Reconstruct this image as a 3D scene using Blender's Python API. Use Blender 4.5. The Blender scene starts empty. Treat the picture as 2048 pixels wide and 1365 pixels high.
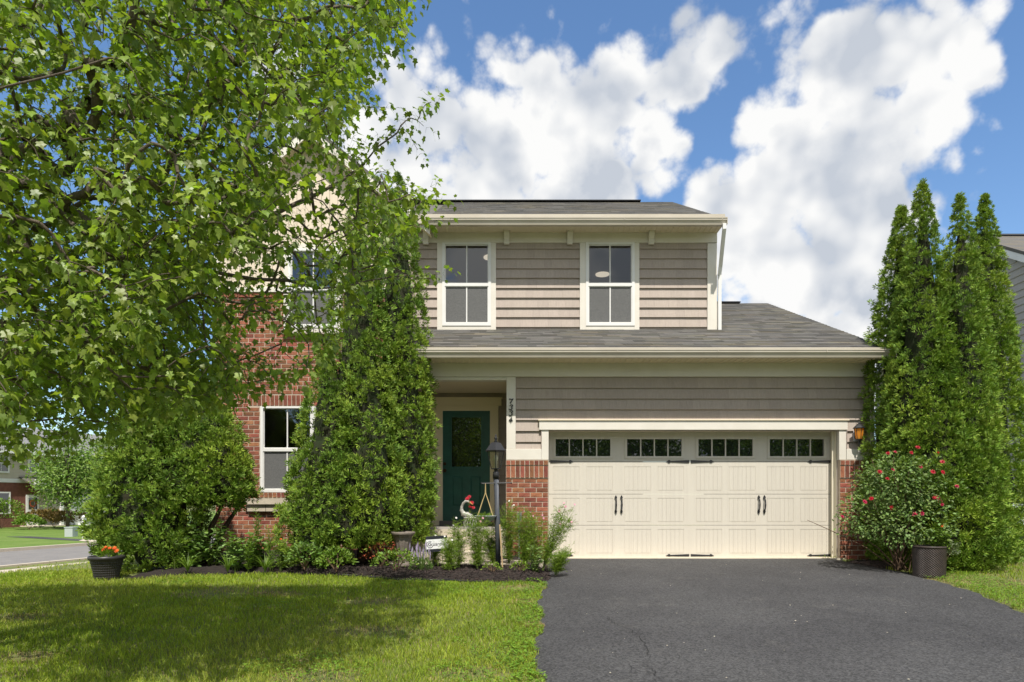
import bpy, math, random
import numpy as np
from mathutils import Vector, Matrix, noise as mnoise
random.seed(7); RNG = np.random.default_rng(11)
SC = bpy.context.scene; COL = SC.collection
R = math.radians

# ------------------------------------------------------------------ camera, sky, sun, exposure
cam_d = bpy.data.cameras.new('camera'); cam = bpy.data.objects.new('camera', cam_d); COL.objects.link(cam)
cam.location = (0, 0, 1.0); cam.rotation_euler = (R(90), 0, 0)
cam_d.sensor_width = 36; cam_d.lens = 23.0; cam_d.shift_y = 0.155; cam_d.clip_end = 3000; cam_d.clip_start = 0.05
SC.camera = cam
SUN_EL, SUN_AZ = 60.0, 5.0           # degrees; azimuth measured from straight behind the camera towards the right
sd = (math.sin(R(SUN_AZ))*math.cos(R(SUN_EL)), -math.cos(R(SUN_AZ))*math.cos(R(SUN_EL)), math.sin(R(SUN_EL)))
sun_d = bpy.data.lights.new('sun', 'SUN'); sun_d.energy = 3.2; sun_d.angle = R(0.5); sun_d.color = (1.0, 0.95, 0.87)
sun = bpy.data.objects.new('sun', sun_d); COL.objects.link(sun)
sun.rotation_euler = Vector(sd).to_track_quat('Z', 'Y').to_euler(); sun.location = (8, -14, 25)
SC.view_settings.view_transform = 'Standard'; SC.view_settings.look = 'None'
SC.view_settings.exposure = 0.92; SC.view_settings.gamma = 1.0; SC.view_settings.use_curve_mapping = False
SC.cycles.max_bounces = 6; SC.cycles.diffuse_bounces = 3; SC.cycles.glossy_bounces = 3; SC.cycles.transmission_bounces = 4; SC.cycles.transparent_max_bounces = 8
SC.cycles.use_denoising = True

world = bpy.data.worlds.new('World'); SC.world = world; world.use_nodes = True
world.cycles.sampling_method = 'NONE'    # the sky is broad: path hits alone sample it well
WN, WL = world.node_tree.nodes, world.node_tree.links
WN.clear()
def wnode(t, **kw):
    n = WN.new(t)
    for k, v in kw.items(): setattr(n, k, v)
    return n
def wmath(op, a, b=None, c=None, clamp=False):
    n = WN.new('ShaderNodeMath'); n.operation = op; n.use_clamp = clamp
    for i, v in enumerate((a, b, c)):
        if v is None: continue
        if isinstance(v, (int, float)): n.inputs[i].default_value = v
        else: WL.new(v, n.inputs[i])
    return n.outputs[0]
def wvec(op, a, b):
    n = WN.new('ShaderNodeVectorMath'); n.operation = op
    for i, v in enumerate((a, b)):
        if isinstance(v, (tuple, list)): n.inputs[i].default_value = v
        else: WL.new(v, n.inputs[i])
    return n
def wnoise(vec, scale, detail, rough, color=False):
    n = WN.new('ShaderNodeTexNoise'); n.inputs['Scale'].default_value = scale
    n.inputs['Detail'].default_value = detail; n.inputs['Roughness'].default_value = rough
    WL.new(vec, n.inputs['Vector'])
    return n.outputs['Color' if color else 'Fac']
def wramp(v, a, b, smooth=True):
    n = WN.new('ShaderNodeMapRange'); n.interpolation_type = 'SMOOTHSTEP' if smooth else 'LINEAR'
    n.inputs['From Min'].default_value = a; n.inputs['From Max'].default_value = b
    WL.new(v, n.inputs['Value']); return n.outputs['Result']

sky = wnode('ShaderNodeTexSky', sky_type='NISHITA', sun_disc=False)
sky.sun_elevation = R(SUN_EL); sky.sun_rotation = R(180 - SUN_AZ); sky.air_density = 1.0; sky.dust_density = 0.6; sky.ozone_density = 2.2
geo = wnode('ShaderNodeTexCoord')
nrm = WN.new('ShaderNodeVectorMath'); nrm.operation = 'NORMALIZE'; WL.new(geo.outputs['Generated'], nrm.inputs[0])
dirv = nrm.outputs[0]
# cumulus banks: soft lumps around directions in the sky, torn up by noise
w1 = wvec('SUBTRACT', wnoise(dirv, 6.0, 2, 0.55, True), (0.5, 0.5, 0.5)).outputs[0]
w1s = WN.new('ShaderNodeVectorMath'); w1s.operation = 'SCALE'; WL.new(w1, w1s.inputs[0]); w1s.inputs['Scale'].default_value = 0.11
dwarp = wvec('ADD', dirv, w1s.outputs[0]).outputs[0]
CLOUDS = [(755,300,62),(870,235,92),(985,300,120),(1075,215,78),(1130,310,130),(1245,225,98),(1360,150,66),(1445,95,44),
 (960,415,105),(1130,415,110),(1235,345,72),(1335,95,22),
 (1590,250,92),(1670,190,115),(1790,125,105),(1890,75,80),(1945,130,58),(1840,200,80),(1715,300,125),(1585,385,104),(1610,452,130),(1290,300,55),
 (1475,450,80),(1650,440,125),(1570,520,85),(1745,430,62),(1725,520,62),
 (1560,640,50),(1640,600,80),(1720,620,85),(1660,700,90),(1570,560,70),(1850,285,22),(700,420,90),(560,200,60)]
field = None
for (px, py, r) in CLOUDS:
    u, v = (px-1024)/1309, (1000-py)/1309
    L = math.sqrt(1+u*u+v*v)
    d = wvec('DISTANCE', dwarp, (u/L, 1/L, v/L)).outputs['Value']
    f = wmath('MULTIPLY_ADD', d, -1.0/(1.48*r/1309/L**1.5), 1.0)
    if field is None: field = f
    else:
        n = WN.new('ShaderNodeMath'); n.operation = 'SMOOTH_MAX'; WL.new(field, n.inputs[0]); WL.new(f, n.inputs[1]); n.inputs[2].default_value = 0.10
        field = n.outputs[0]
# the unseen rest of the sky: broken cumulus, thickened to add fill light
gen = wmath('MULTIPLY_ADD', wnoise(dirv, 2.6, 2, 0.55), 5.0, -2.05)
facing = wvec('DOT_PRODUCT', dirv, (0.0, 0.90, 0.43)).outputs['Value']
inview = wramp(facing, 0.62, 0.78)
fld = WN.new('ShaderNodeMix'); fld.data_type = 'FLOAT'; WL.new(inview, fld.inputs['Factor']); WL.new(gen, fld.inputs[2]); WL.new(field, fld.inputs[3])
fld = wmath('MAXIMUM', fld.outputs[0], -1.0)
fbm = wnoise(dirv, 13.0, 5, 0.62)
def wvoro(scale):
    n = WN.new('ShaderNodeTexVoronoi'); n.inputs['Scale'].default_value = scale; WL.new(dwarp2, n.inputs['Vector']); return n.outputs['Distance']
w2s = WN.new('ShaderNodeVectorMath'); w2s.operation = 'SCALE'; WL.new(w1, w2s.inputs[0]); w2s.inputs['Scale'].default_value = 0.06
dwarp2 = wvec('ADD', dirv, w2s.outputs[0]).outputs[0]
v1, v2 = wvoro(15.0), wvoro(37.0)        # rounded billows
bil = wmath('ADD', wmath('MULTIPLY_ADD', v1, -0.95, 0.48), wmath('MULTIPLY_ADD', v2, -0.60, 0.28))
dens = wmath('ADD', wmath('ADD', fld, bil), wmath('MULTIPLY_ADD', fbm, 1.9, -0.76))
alpha = wramp(dens, -0.05, 0.55)
soff = wvec('ADD', dirv, (0.03, -0.015, 0.045)).outputs[0]
lit = wmath('SUBTRACT', wnoise(dirv, 7.0, 3, 0.55), wnoise(soff, 7.0, 3, 0.55))
thick = wramp(dens, 0.35, 1.5)
low = wnoise(dirv, 4.5, 1, 0.5)
lum = wmath('ADD', wmath('ADD', wmath('MULTIPLY_ADD', lit, 2.3, 0.90), wmath('MULTIPLY', bil, 0.30)), wmath('MULTIPLY', thick, wmath('MULTIPLY_ADD', low, -2.1, 0.82)))
lum = wmath('MINIMUM', wmath('MAXIMUM', lum, 0.52), 1.04)
ccol = WN.new('ShaderNodeMix'); ccol.data_type = 'RGBA'; ccol.blend_type = 'MIX'
WL.new(wramp(lum, 0.5, 1.0, False), ccol.inputs['Factor']); ccol.inputs[6].default_value = (1.95, 2.12, 2.4, 1); ccol.inputs[7].default_value = (3.45, 3.45, 3.42, 1)
hsv = wnode('ShaderNodeHueSaturation'); hsv.inputs['Saturation'].default_value = 1.13; hsv.inputs['Value'].default_value = 0.68
WL.new(sky.outputs[0], hsv.inputs['Color'])
smix = WN.new('ShaderNodeMix'); smix.data_type = 'RGBA'
WL.new(alpha, smix.inputs['Factor']); WL.new(hsv.outputs[0], smix.inputs[6]); WL.new(ccol.outputs[2], smix.inputs[7])
bg = wnode('ShaderNodeBackground'); bg.inputs['Strength'].default_value = 0.15
WL.new(smix.outputs[2], bg.inputs['Color'])
wo = wnode('ShaderNodeOutputWorld'); WL.new(bg.outputs[0], wo.inputs['Surface'])

# ------------------------------------------------------------------ mesh helpers
F_PX = 1309.0
def P(px, py, Y):                       # measured point of the photograph at distance Y
    return Vector(((px-1024)/F_PX*Y, Y, 1.0+(1000-py)/F_PX*Y))
def gz(x, y):                           # ground height
    x = np.asarray(x, float); y = np.asarray(y, float)
    base = -0.5+0.0445*np.clip(y, -4, 11.236)
    s = -(0.957*x-0.29*y); t = np.clip((s-8.5)/9.2, 0, 1); t = t*t*(3-2*t)
    return base*(1-t)-0.98*t
def ground_hit(px, py):
    Y = 8.0
    for _ in range(60):
        z = float(gz((px-1024)/F_PX*Y, Y)); Yn = F_PX*(1.0-z)/max(py-1000, 1.0); Y = 0.5*Y+0.5*Yn
    return (px-1024)/F_PX*Y, Y
class MB:
    def __init__(s): s.v = []; s.f = []
    def add(s, vs, fs):
        o = len(s.v); s.v += [tuple(p) for p in vs]; s.f += [tuple(i+o for i in f) for f in fs]; return s
    def box(s, x0, x1, y0, y1, z0, z1):
        return s.add([(x0,y0,z0),(x1,y0,z0),(x1,y1,z0),(x0,y1,z0),(x0,y0,z1),(x1,y0,z1),(x1,y1,z1),(x0,y1,z1)],
                     [(0,3,2,1),(4,5,6,7),(0,1,5,4),(1,2,6,5),(2,3,7,6),(3,0,4,7)])
    def prism(s, poly, axis, a, b):     # polygon extruded along an axis; poly holds the two other coordinates in order
        n = len(poly)
        def mk(p, t):
            return {'x': (t, p[0], p[1]), 'y': (p[0], t, p[1]), 'z': (p[0], p[1], t)}[axis]
        vs = [mk(p, a) for p in poly]+[mk(p, b) for p in poly]
        fs = [tuple(range(n)), tuple(range(2*n-1, n-1, -1))]+[(i, i+n, (i+1) % n+n, (i+1) % n) for i in range(n)]
        return s.add(vs, fs)
    def tube(s, pts, rad, n=6, caps=True):
        pts = [Vector(p) for p in pts]
        if isinstance(rad, (int, float)): rad = [rad]*len(pts)
        vs = []; up = None
        for i, p in enumerate(pts):
            t = (pts[min(i+1, len(pts)-1)]-pts[max(i-1, 0)])
            if t.length < 1e-9: t = Vector((0, 0, 1))
            t.normalize()
            if up is None: up = Vector((1, 0, 0)) if abs(t.x) < 0.8 else Vector((0, 1, 0))
            a = t.cross(up).normalized(); b = t.cross(a).normalized(); up = b.cross(t) if b.cross(t).length > 0.1 else up
            up = -b.cross(Vector(a)).cross(a) if False else up
            for k in range(n):
                an = 2*math.pi*k/n; vs.append(p+(a*math.cos(an)+b*math.sin(an))*rad[i])
        fs = []
        for i in range(len(pts)-1):
            for k in range(n):
                fs.append((i*n+k, i*n+(k+1) % n, (i+1)*n+(k+1) % n, (i+1)*n+k))
        if caps: fs += [tuple(range(n-1, -1, -1)), tuple((len(pts)-1)*n+k for k in range(n))]
        return s.add(vs, fs)
    def lathe(s, prof, c=(0,0,0), n=24, a0=0.0):    # profile of (r, z)
        vs = []
        for (r, z) in prof:
            for k in range(n):
                an = a0+2*math.pi*k/n; vs.append((c[0]+r*math.cos(an), c[1]+r*math.sin(an), c[2]+z))
        fs = []
        for i in range(len(prof)-1):
            for k in range(n): fs.append((i*n+k, i*n+(k+1) % n, (i+1)*n+(k+1) % n, (i+1)*n+k))
        fs += [tuple(range(n-1, -1, -1)), tuple((len(prof)-1)*n+k for k in range(n))]
        return s.add(vs, fs)
    def build(s, name, mat, parent=None, smooth=False, loc=None):
        me = bpy.data.meshes.new(name); me.from_pydata(s.v, [], s.f); me.update()
        if smooth: me.polygons.foreach_set('use_smooth', [True]*len(me.polygons))
        return link(name, me, mat, parent, loc)
def link(name, me, mat=None, parent=None, loc=None):
    if mat is not None and not me.materials: me.materials.append(mat)
    o = bpy.data.objects.new(name, me); COL.objects.link(o)
    if parent is not None: o.parent = parent
    if loc is not None: o.location = loc
    return o
def tri_mesh(name, V, F, mat, parent=None, smooth=False, mats=None, midx=None):
    me = bpy.data.meshes.new(name); V = np.ascontiguousarray(V, np.float32); F = np.ascontiguousarray(F, np.int32)
    me.vertices.add(len(V)); me.vertices.foreach_set('co', V.ravel())
    me.loops.add(F.size); me.loops.foreach_set('vertex_index', F.ravel())
    me.polygons.add(len(F)); me.polygons.foreach_set('loop_start', np.arange(0, F.size, 3, dtype=np.int32))
    me.polygons.foreach_set('use_smooth', np.full(len(F), smooth))
    for m in (mats or [mat]): me.materials.append(m)
    if midx is not None: me.polygons.foreach_set('material_index', np.asarray(midx, np.int32))
    me.update(calc_edges=True)
    return link(name, me, None, parent)
def scatter(T, TF, pos, rot, size):     # one template repeated: T (k,3), TF (m,3), pos (n,3), rot (n,3,3) columns = axes, size (n,) or (n,3)
    n, k = len(pos), len(T)
    size = np.asarray(size, float)
    TT = T[None]*(size[:, None, None] if size.ndim == 1 else size[:, None, :])
    V = np.einsum('nij,nkj->nki', rot, TT)+pos[:, None]
    F = TF[None]+(np.arange(n)*k)[:, None, None]
    return V.reshape(-1, 3), F.reshape(-1, 3)
def join_tris(parts):
    V = []; F = []; o = 0
    for v, f in parts: V.append(v); F.append(f+o); o += len(v)
    return np.concatenate(V), np.concatenate(F)
def unit(a): return a/np.maximum(np.linalg.norm(a, axis=-1, keepdims=True), 1e-9)
def frames(fwd, nrm):                   # rotation matrices: local y = fwd, local z about nrm
    y = unit(fwd); x = unit(np.cross(y, nrm)); z = np.cross(x, y)
    return np.stack([x, y, z], -1)
def empty(name, loc=(0,0,0), parent=None):
    o = bpy.data.objects.new(name, None); COL.objects.link(o); o.location = loc; o.empty_display_size = 0.1
    if parent is not None: o.parent = parent
    return o
def tag(o, label, cat, group=None):
    o['label'] = label; o['category'] = cat
    if group: o['group'] = group
    return o
def structure(o, kind='structure'): o['kind'] = kind; return o

# ------------------------------------------------------------------ materials
MATS = {}
def mat(name, col, rough=0.6, col2=None, scale=6.0, detail=4, stretch=(1,1,1), bump=0.0, bscale=None, spec=0.4, island=0.0, objrand=0.0,
        metal=0.0, transl=0.0, col3=None, world=False, coat=0.0, contrast=(0.35, 0.65), tcol=None, dirt=None, speck=None):
    if name in MATS: return MATS[name]
    m = bpy.data.materials.new(name); m.use_nodes = True; N, L = m.node_tree.nodes, m.node_tree.links
    b = N['Principled BSDF']; out = N['Material Output']
    b.inputs['Roughness'].default_value = rough; b.inputs['Metallic'].default_value = metal; b.inputs['Specular IOR Level'].default_value = spec
    b.inputs['Coat Weight'].default_value = coat
    def mixc(fac, a, bb, mode='MIX'):
        n = N.new('ShaderNodeMix'); n.data_type = 'RGBA'; n.blend_type = mode; n.clamp_factor = False
        for i, v in ((0, fac), (6, a), (7, bb)):
            if isinstance(v, (int, float)): n.inputs[i].default_value = v
            elif isinstance(v, tuple): n.inputs[i].default_value = v if len(v) == 4 else v+(1,)
            else: L.new(v, n.inputs[i])
        return n.outputs[2]
    if world: co = N.new('ShaderNodeNewGeometry').outputs['Position']
    else: co = N.new('ShaderNodeTexCoord').outputs['Object']
    mp = N.new('ShaderNodeMapping'); mp.inputs['Scale'].default_value = stretch; L.new(co, mp.inputs['Vector'])
    def noi(sc, de=detail, off=0.0, rough_=0.6):
        n = N.new('ShaderNodeTexNoise'); n.inputs['Scale'].default_value = sc; n.inputs['Detail'].default_value = de; n.inputs['Roughness'].default_value = rough_
        if off:
            a = N.new('ShaderNodeVectorMath'); a.operation = 'ADD'; L.new(mp.outputs[0], a.inputs[0]); a.inputs[1].default_value = (off, off*1.7, -off); L.new(a.outputs[0], n.inputs['Vector'])
        else: L.new(mp.outputs[0], n.inputs['Vector'])
        return n.outputs['Fac']
    def rng(v, a, bb, lo=0.0, hi=1.0):
        n = N.new('ShaderNodeMapRange'); n.inputs[1].default_value = a; n.inputs[2].default_value = bb; n.inputs[3].default_value = lo; n.inputs[4].default_value = hi
        L.new(v, n.inputs[0]); return n.outputs[0]
    c = tuple(col)+(1,)
    cur = None
    if col2 is not None: cur = mixc(rng(noi(scale), *contrast), tuple(col), tuple(col2))
    if col3 is not None: cur = mixc(rng(noi(scale*0.37, off=9.0), 0.48, 0.68), cur if cur is not None else tuple(col), tuple(col3))
    if dirt is not None: cur = mixc(rng(noi(dirt[1], 6, off=21.0, rough_=0.7), dirt[2], dirt[2]+0.2, 0.0, dirt[3]), cur if cur is not None else tuple(col), tuple(dirt[0]))
    if speck is not None:
        wn_ = N.new('ShaderNodeTexVoronoi'); wn_.inputs['Scale'].default_value = speck[1]; L.new(mp.outputs[0], wn_.inputs['Vector'])
        sep = N.new('ShaderNodeSeparateColor'); L.new(wn_.outputs['Color'], sep.inputs[0])
        cur = mixc(rng(sep.outputs[0], 0.0, 1.0, 1-speck[0], 1+speck[0]), (0,0,0), cur if cur is not None else tuple(col), 'MIX')
        cur = mixc(1.0, cur, (1,1,1), 'MULTIPLY')
    if island or objrand:
        rv = None
        if island: rv = N.new('ShaderNodeNewGeometry').outputs['Random Per Island']
        if objrand:
            o = N.new('ShaderNodeObjectInfo').outputs['Random']
            if rv is None: rv = o
            else:
                a = N.new('ShaderNodeMath'); a.operation = 'ADD'; L.new(rv, a.inputs[0]); L.new(o, a.inputs[1])
                f = N.new('ShaderNodeMath'); f.operation = 'FRACT'; L.new(a.outputs[0], f.inputs[0]); rv = f.outputs[0]
        amt = max(island, objrand)
        h = N.new('ShaderNodeHueSaturation'); L.new(rng(rv, 0, 1, 1-amt, 1+amt), h.inputs['Value'])
        wn = N.new('ShaderNodeTexWhiteNoise'); wn.noise_dimensions = '1D'; L.new(rv, wn.inputs['W'])
        L.new(rng(wn.outputs['Value'], 0, 1, 0.5-0.045*amt, 0.5+0.045*amt), h.inputs['Hue'])
        if cur is None: h.inputs['Color'].default_value = c
        else: L.new(cur, h.inputs['Color'])
        cur = h.outputs[0]
    if cur is None: b.inputs['Base Color'].default_value = c
    else: L.new(cur, b.inputs['Base Color'])
    if bump:
        bn = N.new('ShaderNodeBump'); bn.inputs['Strength'].default_value = bump; bn.inputs['Distance'].default_value = 0.01
        L.new(noi(bscale or scale*4, 6, off=3.3), bn.inputs['Height']); L.new(bn.outputs[0], b.inputs['Normal'])
    if transl:
        t = N.new('ShaderNodeBsdfTranslucent'); ms = N.new('ShaderNodeMixShader'); ms.inputs[0].default_value = transl
        if tcol is not None: t.inputs['Color'].default_value = tuple(tcol)+(1,)
        elif cur is not None:
            L.new(mixc(1.0, cur, (1.08, 1.18, 0.42), 'MULTIPLY'), t.inputs['Color'])
        else: t.inputs['Color'].default_value = c
        L.new(b.outputs[0], ms.inputs[1]); L.new(t.outputs[0], ms.inputs[2]); L.new(ms.outputs[0], out.inputs['Surface'])
    MATS[name] = m; return m
def glass_mat(name, tint=(0.85, 0.9, 0.9), refl=0.10, ior=1.45, trans=True):
    m = bpy.data.materials.new(name); m.use_nodes = True; N, L = m.node_tree.nodes, m.node_tree.links
    out = N['Material Output']; N.remove(N['Principled BSDF'])
    g = N.new('ShaderNodeBsdfGlossy'); g.inputs['Roughness'].default_value = 0.015; g.inputs['Color'].default_value = (0.95, 0.97, 1, 1)
    t = N.new('ShaderNodeBsdfTransparent' if trans else 'ShaderNodeBsdfDiffuse'); t.inputs['Color'].default_value = tint+(1,)
    tc = N.new('ShaderNodeTexCoord'); nn = N.new('ShaderNodeTexNoise'); nn.inputs['Scale'].default_value = 1.3; L.new(tc.outputs['Object'], nn.inputs['Vector'])
    bp = N.new('ShaderNodeBump'); bp.inputs['Strength'].default_value = 0.04; bp.inputs['Distance'].default_value = 0.02; L.new(nn.outputs['Fac'], bp.inputs['Height']); L.new(bp.outputs[0], g.inputs['Normal'])
    fr = N.new('ShaderNodeFresnel'); fr.inputs['IOR'].default_value = ior
    ad = N.new('ShaderNodeMath'); ad.operation = 'ADD'; ad.use_clamp = True; ad.inputs[1].default_value = refl; L.new(fr.outputs[0], ad.inputs[0])
    mx = N.new('ShaderNodeMixShader'); L.new(ad.outputs[0], mx.inputs[0]); L.new(t.outputs[0], mx.inputs[1]); L.new(g.outputs[0], mx.inputs[2])
    L.new(mx.outputs[0], out.inputs['Surface']); MATS[name] = m; return m
def emit_mat(name, col, strength):
    m = bpy.data.materials.new(name); m.use_nodes = True; b = m.node_tree.nodes['Principled BSDF']
    b.inputs['Base Color'].default_value = tuple(col)+(1,); b.inputs['Emission Color'].default_value = tuple(col)+(1,); b.inputs['Emission Strength'].default_value = strength
    MATS[name] = m; return m

M_TRIM = mat('white_trim', (0.72,0.68,0.60), 0.5, (0.67,0.63,0.55), 3, dirt=((0.55,0.5,0.42), 7, 0.62, 0.35))
M_WHITE = mat('white_vinyl', (0.76,0.75,0.72), 0.4, (0.72,0.71,0.68), 3)
M_GUTTER = mat('gutter_enamel', (0.53,0.48,0.395), 0.4, (0.48,0.43,0.35), 2.5, dirt=((0.33,0.27,0.19), 5, 0.66, 0.5))
M_SOFFIT = mat('soffit_vinyl', (0.72,0.63,0.46), 0.5)
M_TAUPE = mat('taupe_shake', (0.41,0.345,0.295), 0.75, (0.37,0.31,0.265), 5, stretch=(9,9,1.2), bump=0.35, bscale=14, island=0.05, dirt=((0.36,0.31,0.26), 3, 0.6, 0.35))
M_CREAM = mat('cream_boards', (0.70,0.60,0.47), 0.6, (0.66,0.56,0.44), 3, stretch=(6,6,0.6), bump=0.1)
M_BRICK = mat('red_brick', (0.29,0.100,0.052), 0.85, (0.185,0.062,0.038), 14, bump=0.8, bscale=60, objrand=0.35, col3=(0.31,0.125,0.070))
M_BRICKJ = mat('red_brick_wall', (0.29,0.100,0.052), 0.85, (0.185,0.062,0.038), 14, bump=0.8, bscale=60, island=0.35, col3=(0.31,0.125,0.070))
M_MORTAR = mat('mortar', (0.53,0.43,0.33), 0.95, (0.43,0.35,0.27), 30, bump=0.5)
M_SHINGLE = mat('asphalt_shingle', (0.125,0.118,0.108), 0.92, (0.088,0.085,0.082), 3, stretch=(1,4,4), bump=0.5, bscale=150, island=0.30, col3=(0.14,0.122,0.085), dirt=((0.09,0.10,0.065), 2.2, 0.5, 0.45))
M_DARKMETAL = mat('black_iron', (0.018,0.018,0.02), 0.45, spec=0.5)
M_DOORCREAM = mat('garage_door_steel', (0.62,0.575,0.49), 0.55, (0.585,0.54,0.46), 2.0, stretch=(12,1,0.4), bump=0.12, bscale=10, dirt=((0.50,0.43,0.33), 1.3, 0.60, 0.4))
M_GREEN = mat('green_door_paint', (0.028,0.115,0.086), 0.35, (0.022,0.092,0.070), 5)
M_CONC = mat('concrete', (0.56,0.49,0.38), 0.9, (0.48,0.42,0.33), 7, bump=0.4, dirt=((0.33,0.29,0.22), 4, 0.55, 0.5))
M_GLASS = glass_mat('window_glass', (0.85,0.88,0.88), 0.07)
M_DARKGLASS = glass_mat('dark_glass', (0.012,0.014,0.014), 0.07, 1.5, trans=False)
M_ROOM = mat('room_paint', (0.45,0.44,0.42), 0.9)
M_SCREEN = mat('insect_screen', (0.15,0.15,0.145), 0.9, (0.10,0.10,0.10), 60, detail=2, stretch=(1,1,2.2))
# ------------------------------------------------------------------ ground, driveway, street
DRV_L = [(0.02,-6),(0.06,0),(0.14,3.5),(0.17,4.64),(0.24,6.0),(0.33,7.6),(0.42,8.8),(0.50,9.9),(0.56,10.98)]
DRV_R = [(5.0,-6),(5.05,0),(5.1,3.5),(5.15,4.64),(5.3,6.0),(5.44,6.96),(5.755,8.6),(5.79,9.4),(5.62,10.2),(5.50,10.98)]
def lerp_edge(E, y):
    ys = [p[1] for p in E]; xs = [p[0] for p in E]; return np.interp(y, ys, xs)
def edge_wob(y, ph): return 0.035*np.sin(y*3.1+ph)+0.022*np.sin(y*8.3+ph*2)+0.012*np.sin(y*19.0+ph)
def drv_left(y): return lerp_edge(DRV_L, y)+edge_wob(y, 0.4)
def drv_right(y): return lerp_edge(DRV_R, y)+edge_wob(y, 1.9)
BED_PX = [(235,1163),(330,1156),(420,1151),(560,1150),(640,1153),(720,1157),(800,1163),(950,1167),(1080,1168)]
BED = [ground_hit(*p) for p in BED_PX]
def bed_front(x):
    xs = [p[0] for p in BED]; ys = [p[1] for p in BED]
    return np.interp(x, xs, ys)+0.03*np.sin(x*5.0)+0.02*np.sin(x*13.0)
def in_bed(x, y): return (x > BED[0][0]-0.15) & (x < 0.6) & (y > bed_front(x))

def axis(a, b, fine0, fine1, st, coarse):
    out = list(np.arange(fine0, fine1+1e-6, st)); v = fine0; s = st
    lo = []
    while v > a: s *= coarse; v -= s; lo.append(v)
    hi = []; v = fine1; s = st
    while v < b: s *= coarse; v += s; hi.append(v)
    return np.array(sorted(lo)+out+hi)
def grid_sheet(name, xs, ys, zf, m, parent=None, smooth=True):
    X, Y = np.meshgrid(xs, ys); Z = zf(X, Y)
    V = np.stack([X, Y, Z], -1).reshape(-1, 3); nx, ny = len(xs), len(ys)
    i = (np.arange(ny-1)[:, None]*nx+np.arange(nx-1)[None]).ravel()
    F = np.concatenate([np.stack([i, i+1, i+nx+1], -1), np.stack([i, i+nx+1, i+nx], -1)])
    return tri_mesh(name, V, F, m, parent, smooth)
M_SOIL = mat('lawn_soil', (0.13,0.175,0.035), 0.95, (0.16,0.14,0.06), 2.2, world=True, bump=0.6, bscale=40, col3=(0.060,0.090,0.018), dirt=((0.22,0.14,0.07), 0.9, 0.64, 0.6))
ys_g = np.unique(np.concatenate([axis(-900, 1600, -4.0, 40.0, 0.4, 1.35), [11.236]]))
structure(grid_sheet('ground', axis(-1200, 1200, -40.0, 16.0, 0.4, 1.35), ys_g, lambda x, y: gz(x, y), M_SOIL))

# driveway: an asphalt sheet with torn edges and a thickness
M_ASPH = mat('sealed_asphalt', (0.064,0.063,0.064), 0.80, (0.041,0.040,0.042), 0.75, world=True, detail=8, bump=0.9, bscale=170, spec=0.35,
             col3=(0.070,0.069,0.069), contrast=(0.3, 0.7), dirt=((0.125,0.118,0.108), 2.3, 0.57, 0.45), speck=(0.55, 75))
def drive_mesh():
    ys = np.arange(-6, 10.981, 0.06); nx = 60; V = []; F = []
    for y in ys:
        a, b = drv_left(y), drv_right(y)
        for k in range(nx+1):
            t = k/nx; x = a+(b-a)*t
            crown = 0.022*min(1.0, min(t, 1-t)*14)
            z = float(gz(x, y))+0.006+crown+0.006*mnoise.noise((x*0.9, y*0.9, 1.0))
            if k in (0, nx): z -= 0.004
            V.append((x, y, z))
    m = nx+1
    for j in range(len(ys)-1):
        for k in range(nx):
            i = j*m+k; F += [(i, i+1, i+m+1), (i, i+m+1, i+m)]
    return np.array(V), np.array(F)
V, F = drive_mesh(); drive = structure(tri_mesh('driveway', V, F, M_ASPH, smooth=True))
def drive_z(x, y): return float(gz(x, y))+0.029
# cracks: narrow ragged dark strips laid on the asphalt
M_CRACK = mat('crack_dark', (0.022,0.021,0.020), 0.95)
def crack(pts, w):
    V = []; Fc = []
    P3 = []
    for a, b in zip(pts[:-1], pts[1:]):
        for t in np.linspace(0, 1, 9)[:-1]:
            P3.append((a[0]+(b[0]-a[0])*t+random.uniform(-.02, .02), a[1]+(b[1]-a[1])*t))
    for i, (x, y) in enumerate(P3):
        ww = 0.7*w*random.uniform(0.2, 1.1)*(0.25 if i in (0, len(P3)-1) else 1)
        z = drive_z(x, y)+0.0065
        V += [(x-ww, y, z), (x+ww, y, z)]
        if i: Fc += [(2*i-2, 2*i-1, 2*i+1), (2*i-2, 2*i+1, 2*i)]
    return tri_mesh('crack', np.array(V), np.array(Fc), M_CRACK, drive)
for pl, w in (([(1214,1240),(1232,1255),(1258,1266),(1284,1285),(1298,1312),(1302,1330)], 0.006), ([(1290,1334),(1303,1346),(1312,1362),(1318,1380)], 0.006),
              ([(1268,1262),(1290,1280),(1297,1300)], 0.003), ([(1340,1300),(1360,1325),(1383,1338)], 0.003), ([(1262,1335),(1256,1365)], 0.003),
              ([(1130,1218),(1142,1238),(1140,1262)], 0.002), ([(1205,1222),(1228,1232)], 0.002), ([(1395,1255),(1420,1275),(1426,1292)], 0.002)):
    crack([ground_hit(*p) for p in pl], w)
M_PEB = mat('pale_grit', (0.42,0.38,0.31), 0.9, island=0.4)
g = MB()
for _ in range(70):
    y = random.uniform(3.6, 10.6); x = random.uniform(float(drv_left(y))+0.1, float(drv_right(y))-0.1); s = random.uniform(0.003, 0.009)*(1.3 if random.random() < .1 else 1)
    z = drive_z(x, y)+0.004; g.lathe([(s*.6, 0), (s, s*.4), (s*.5, s*.8)], (x, y, z), 5, random.random())
structure(g.build('grit', M_PEB, drive), 'stuff')

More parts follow.
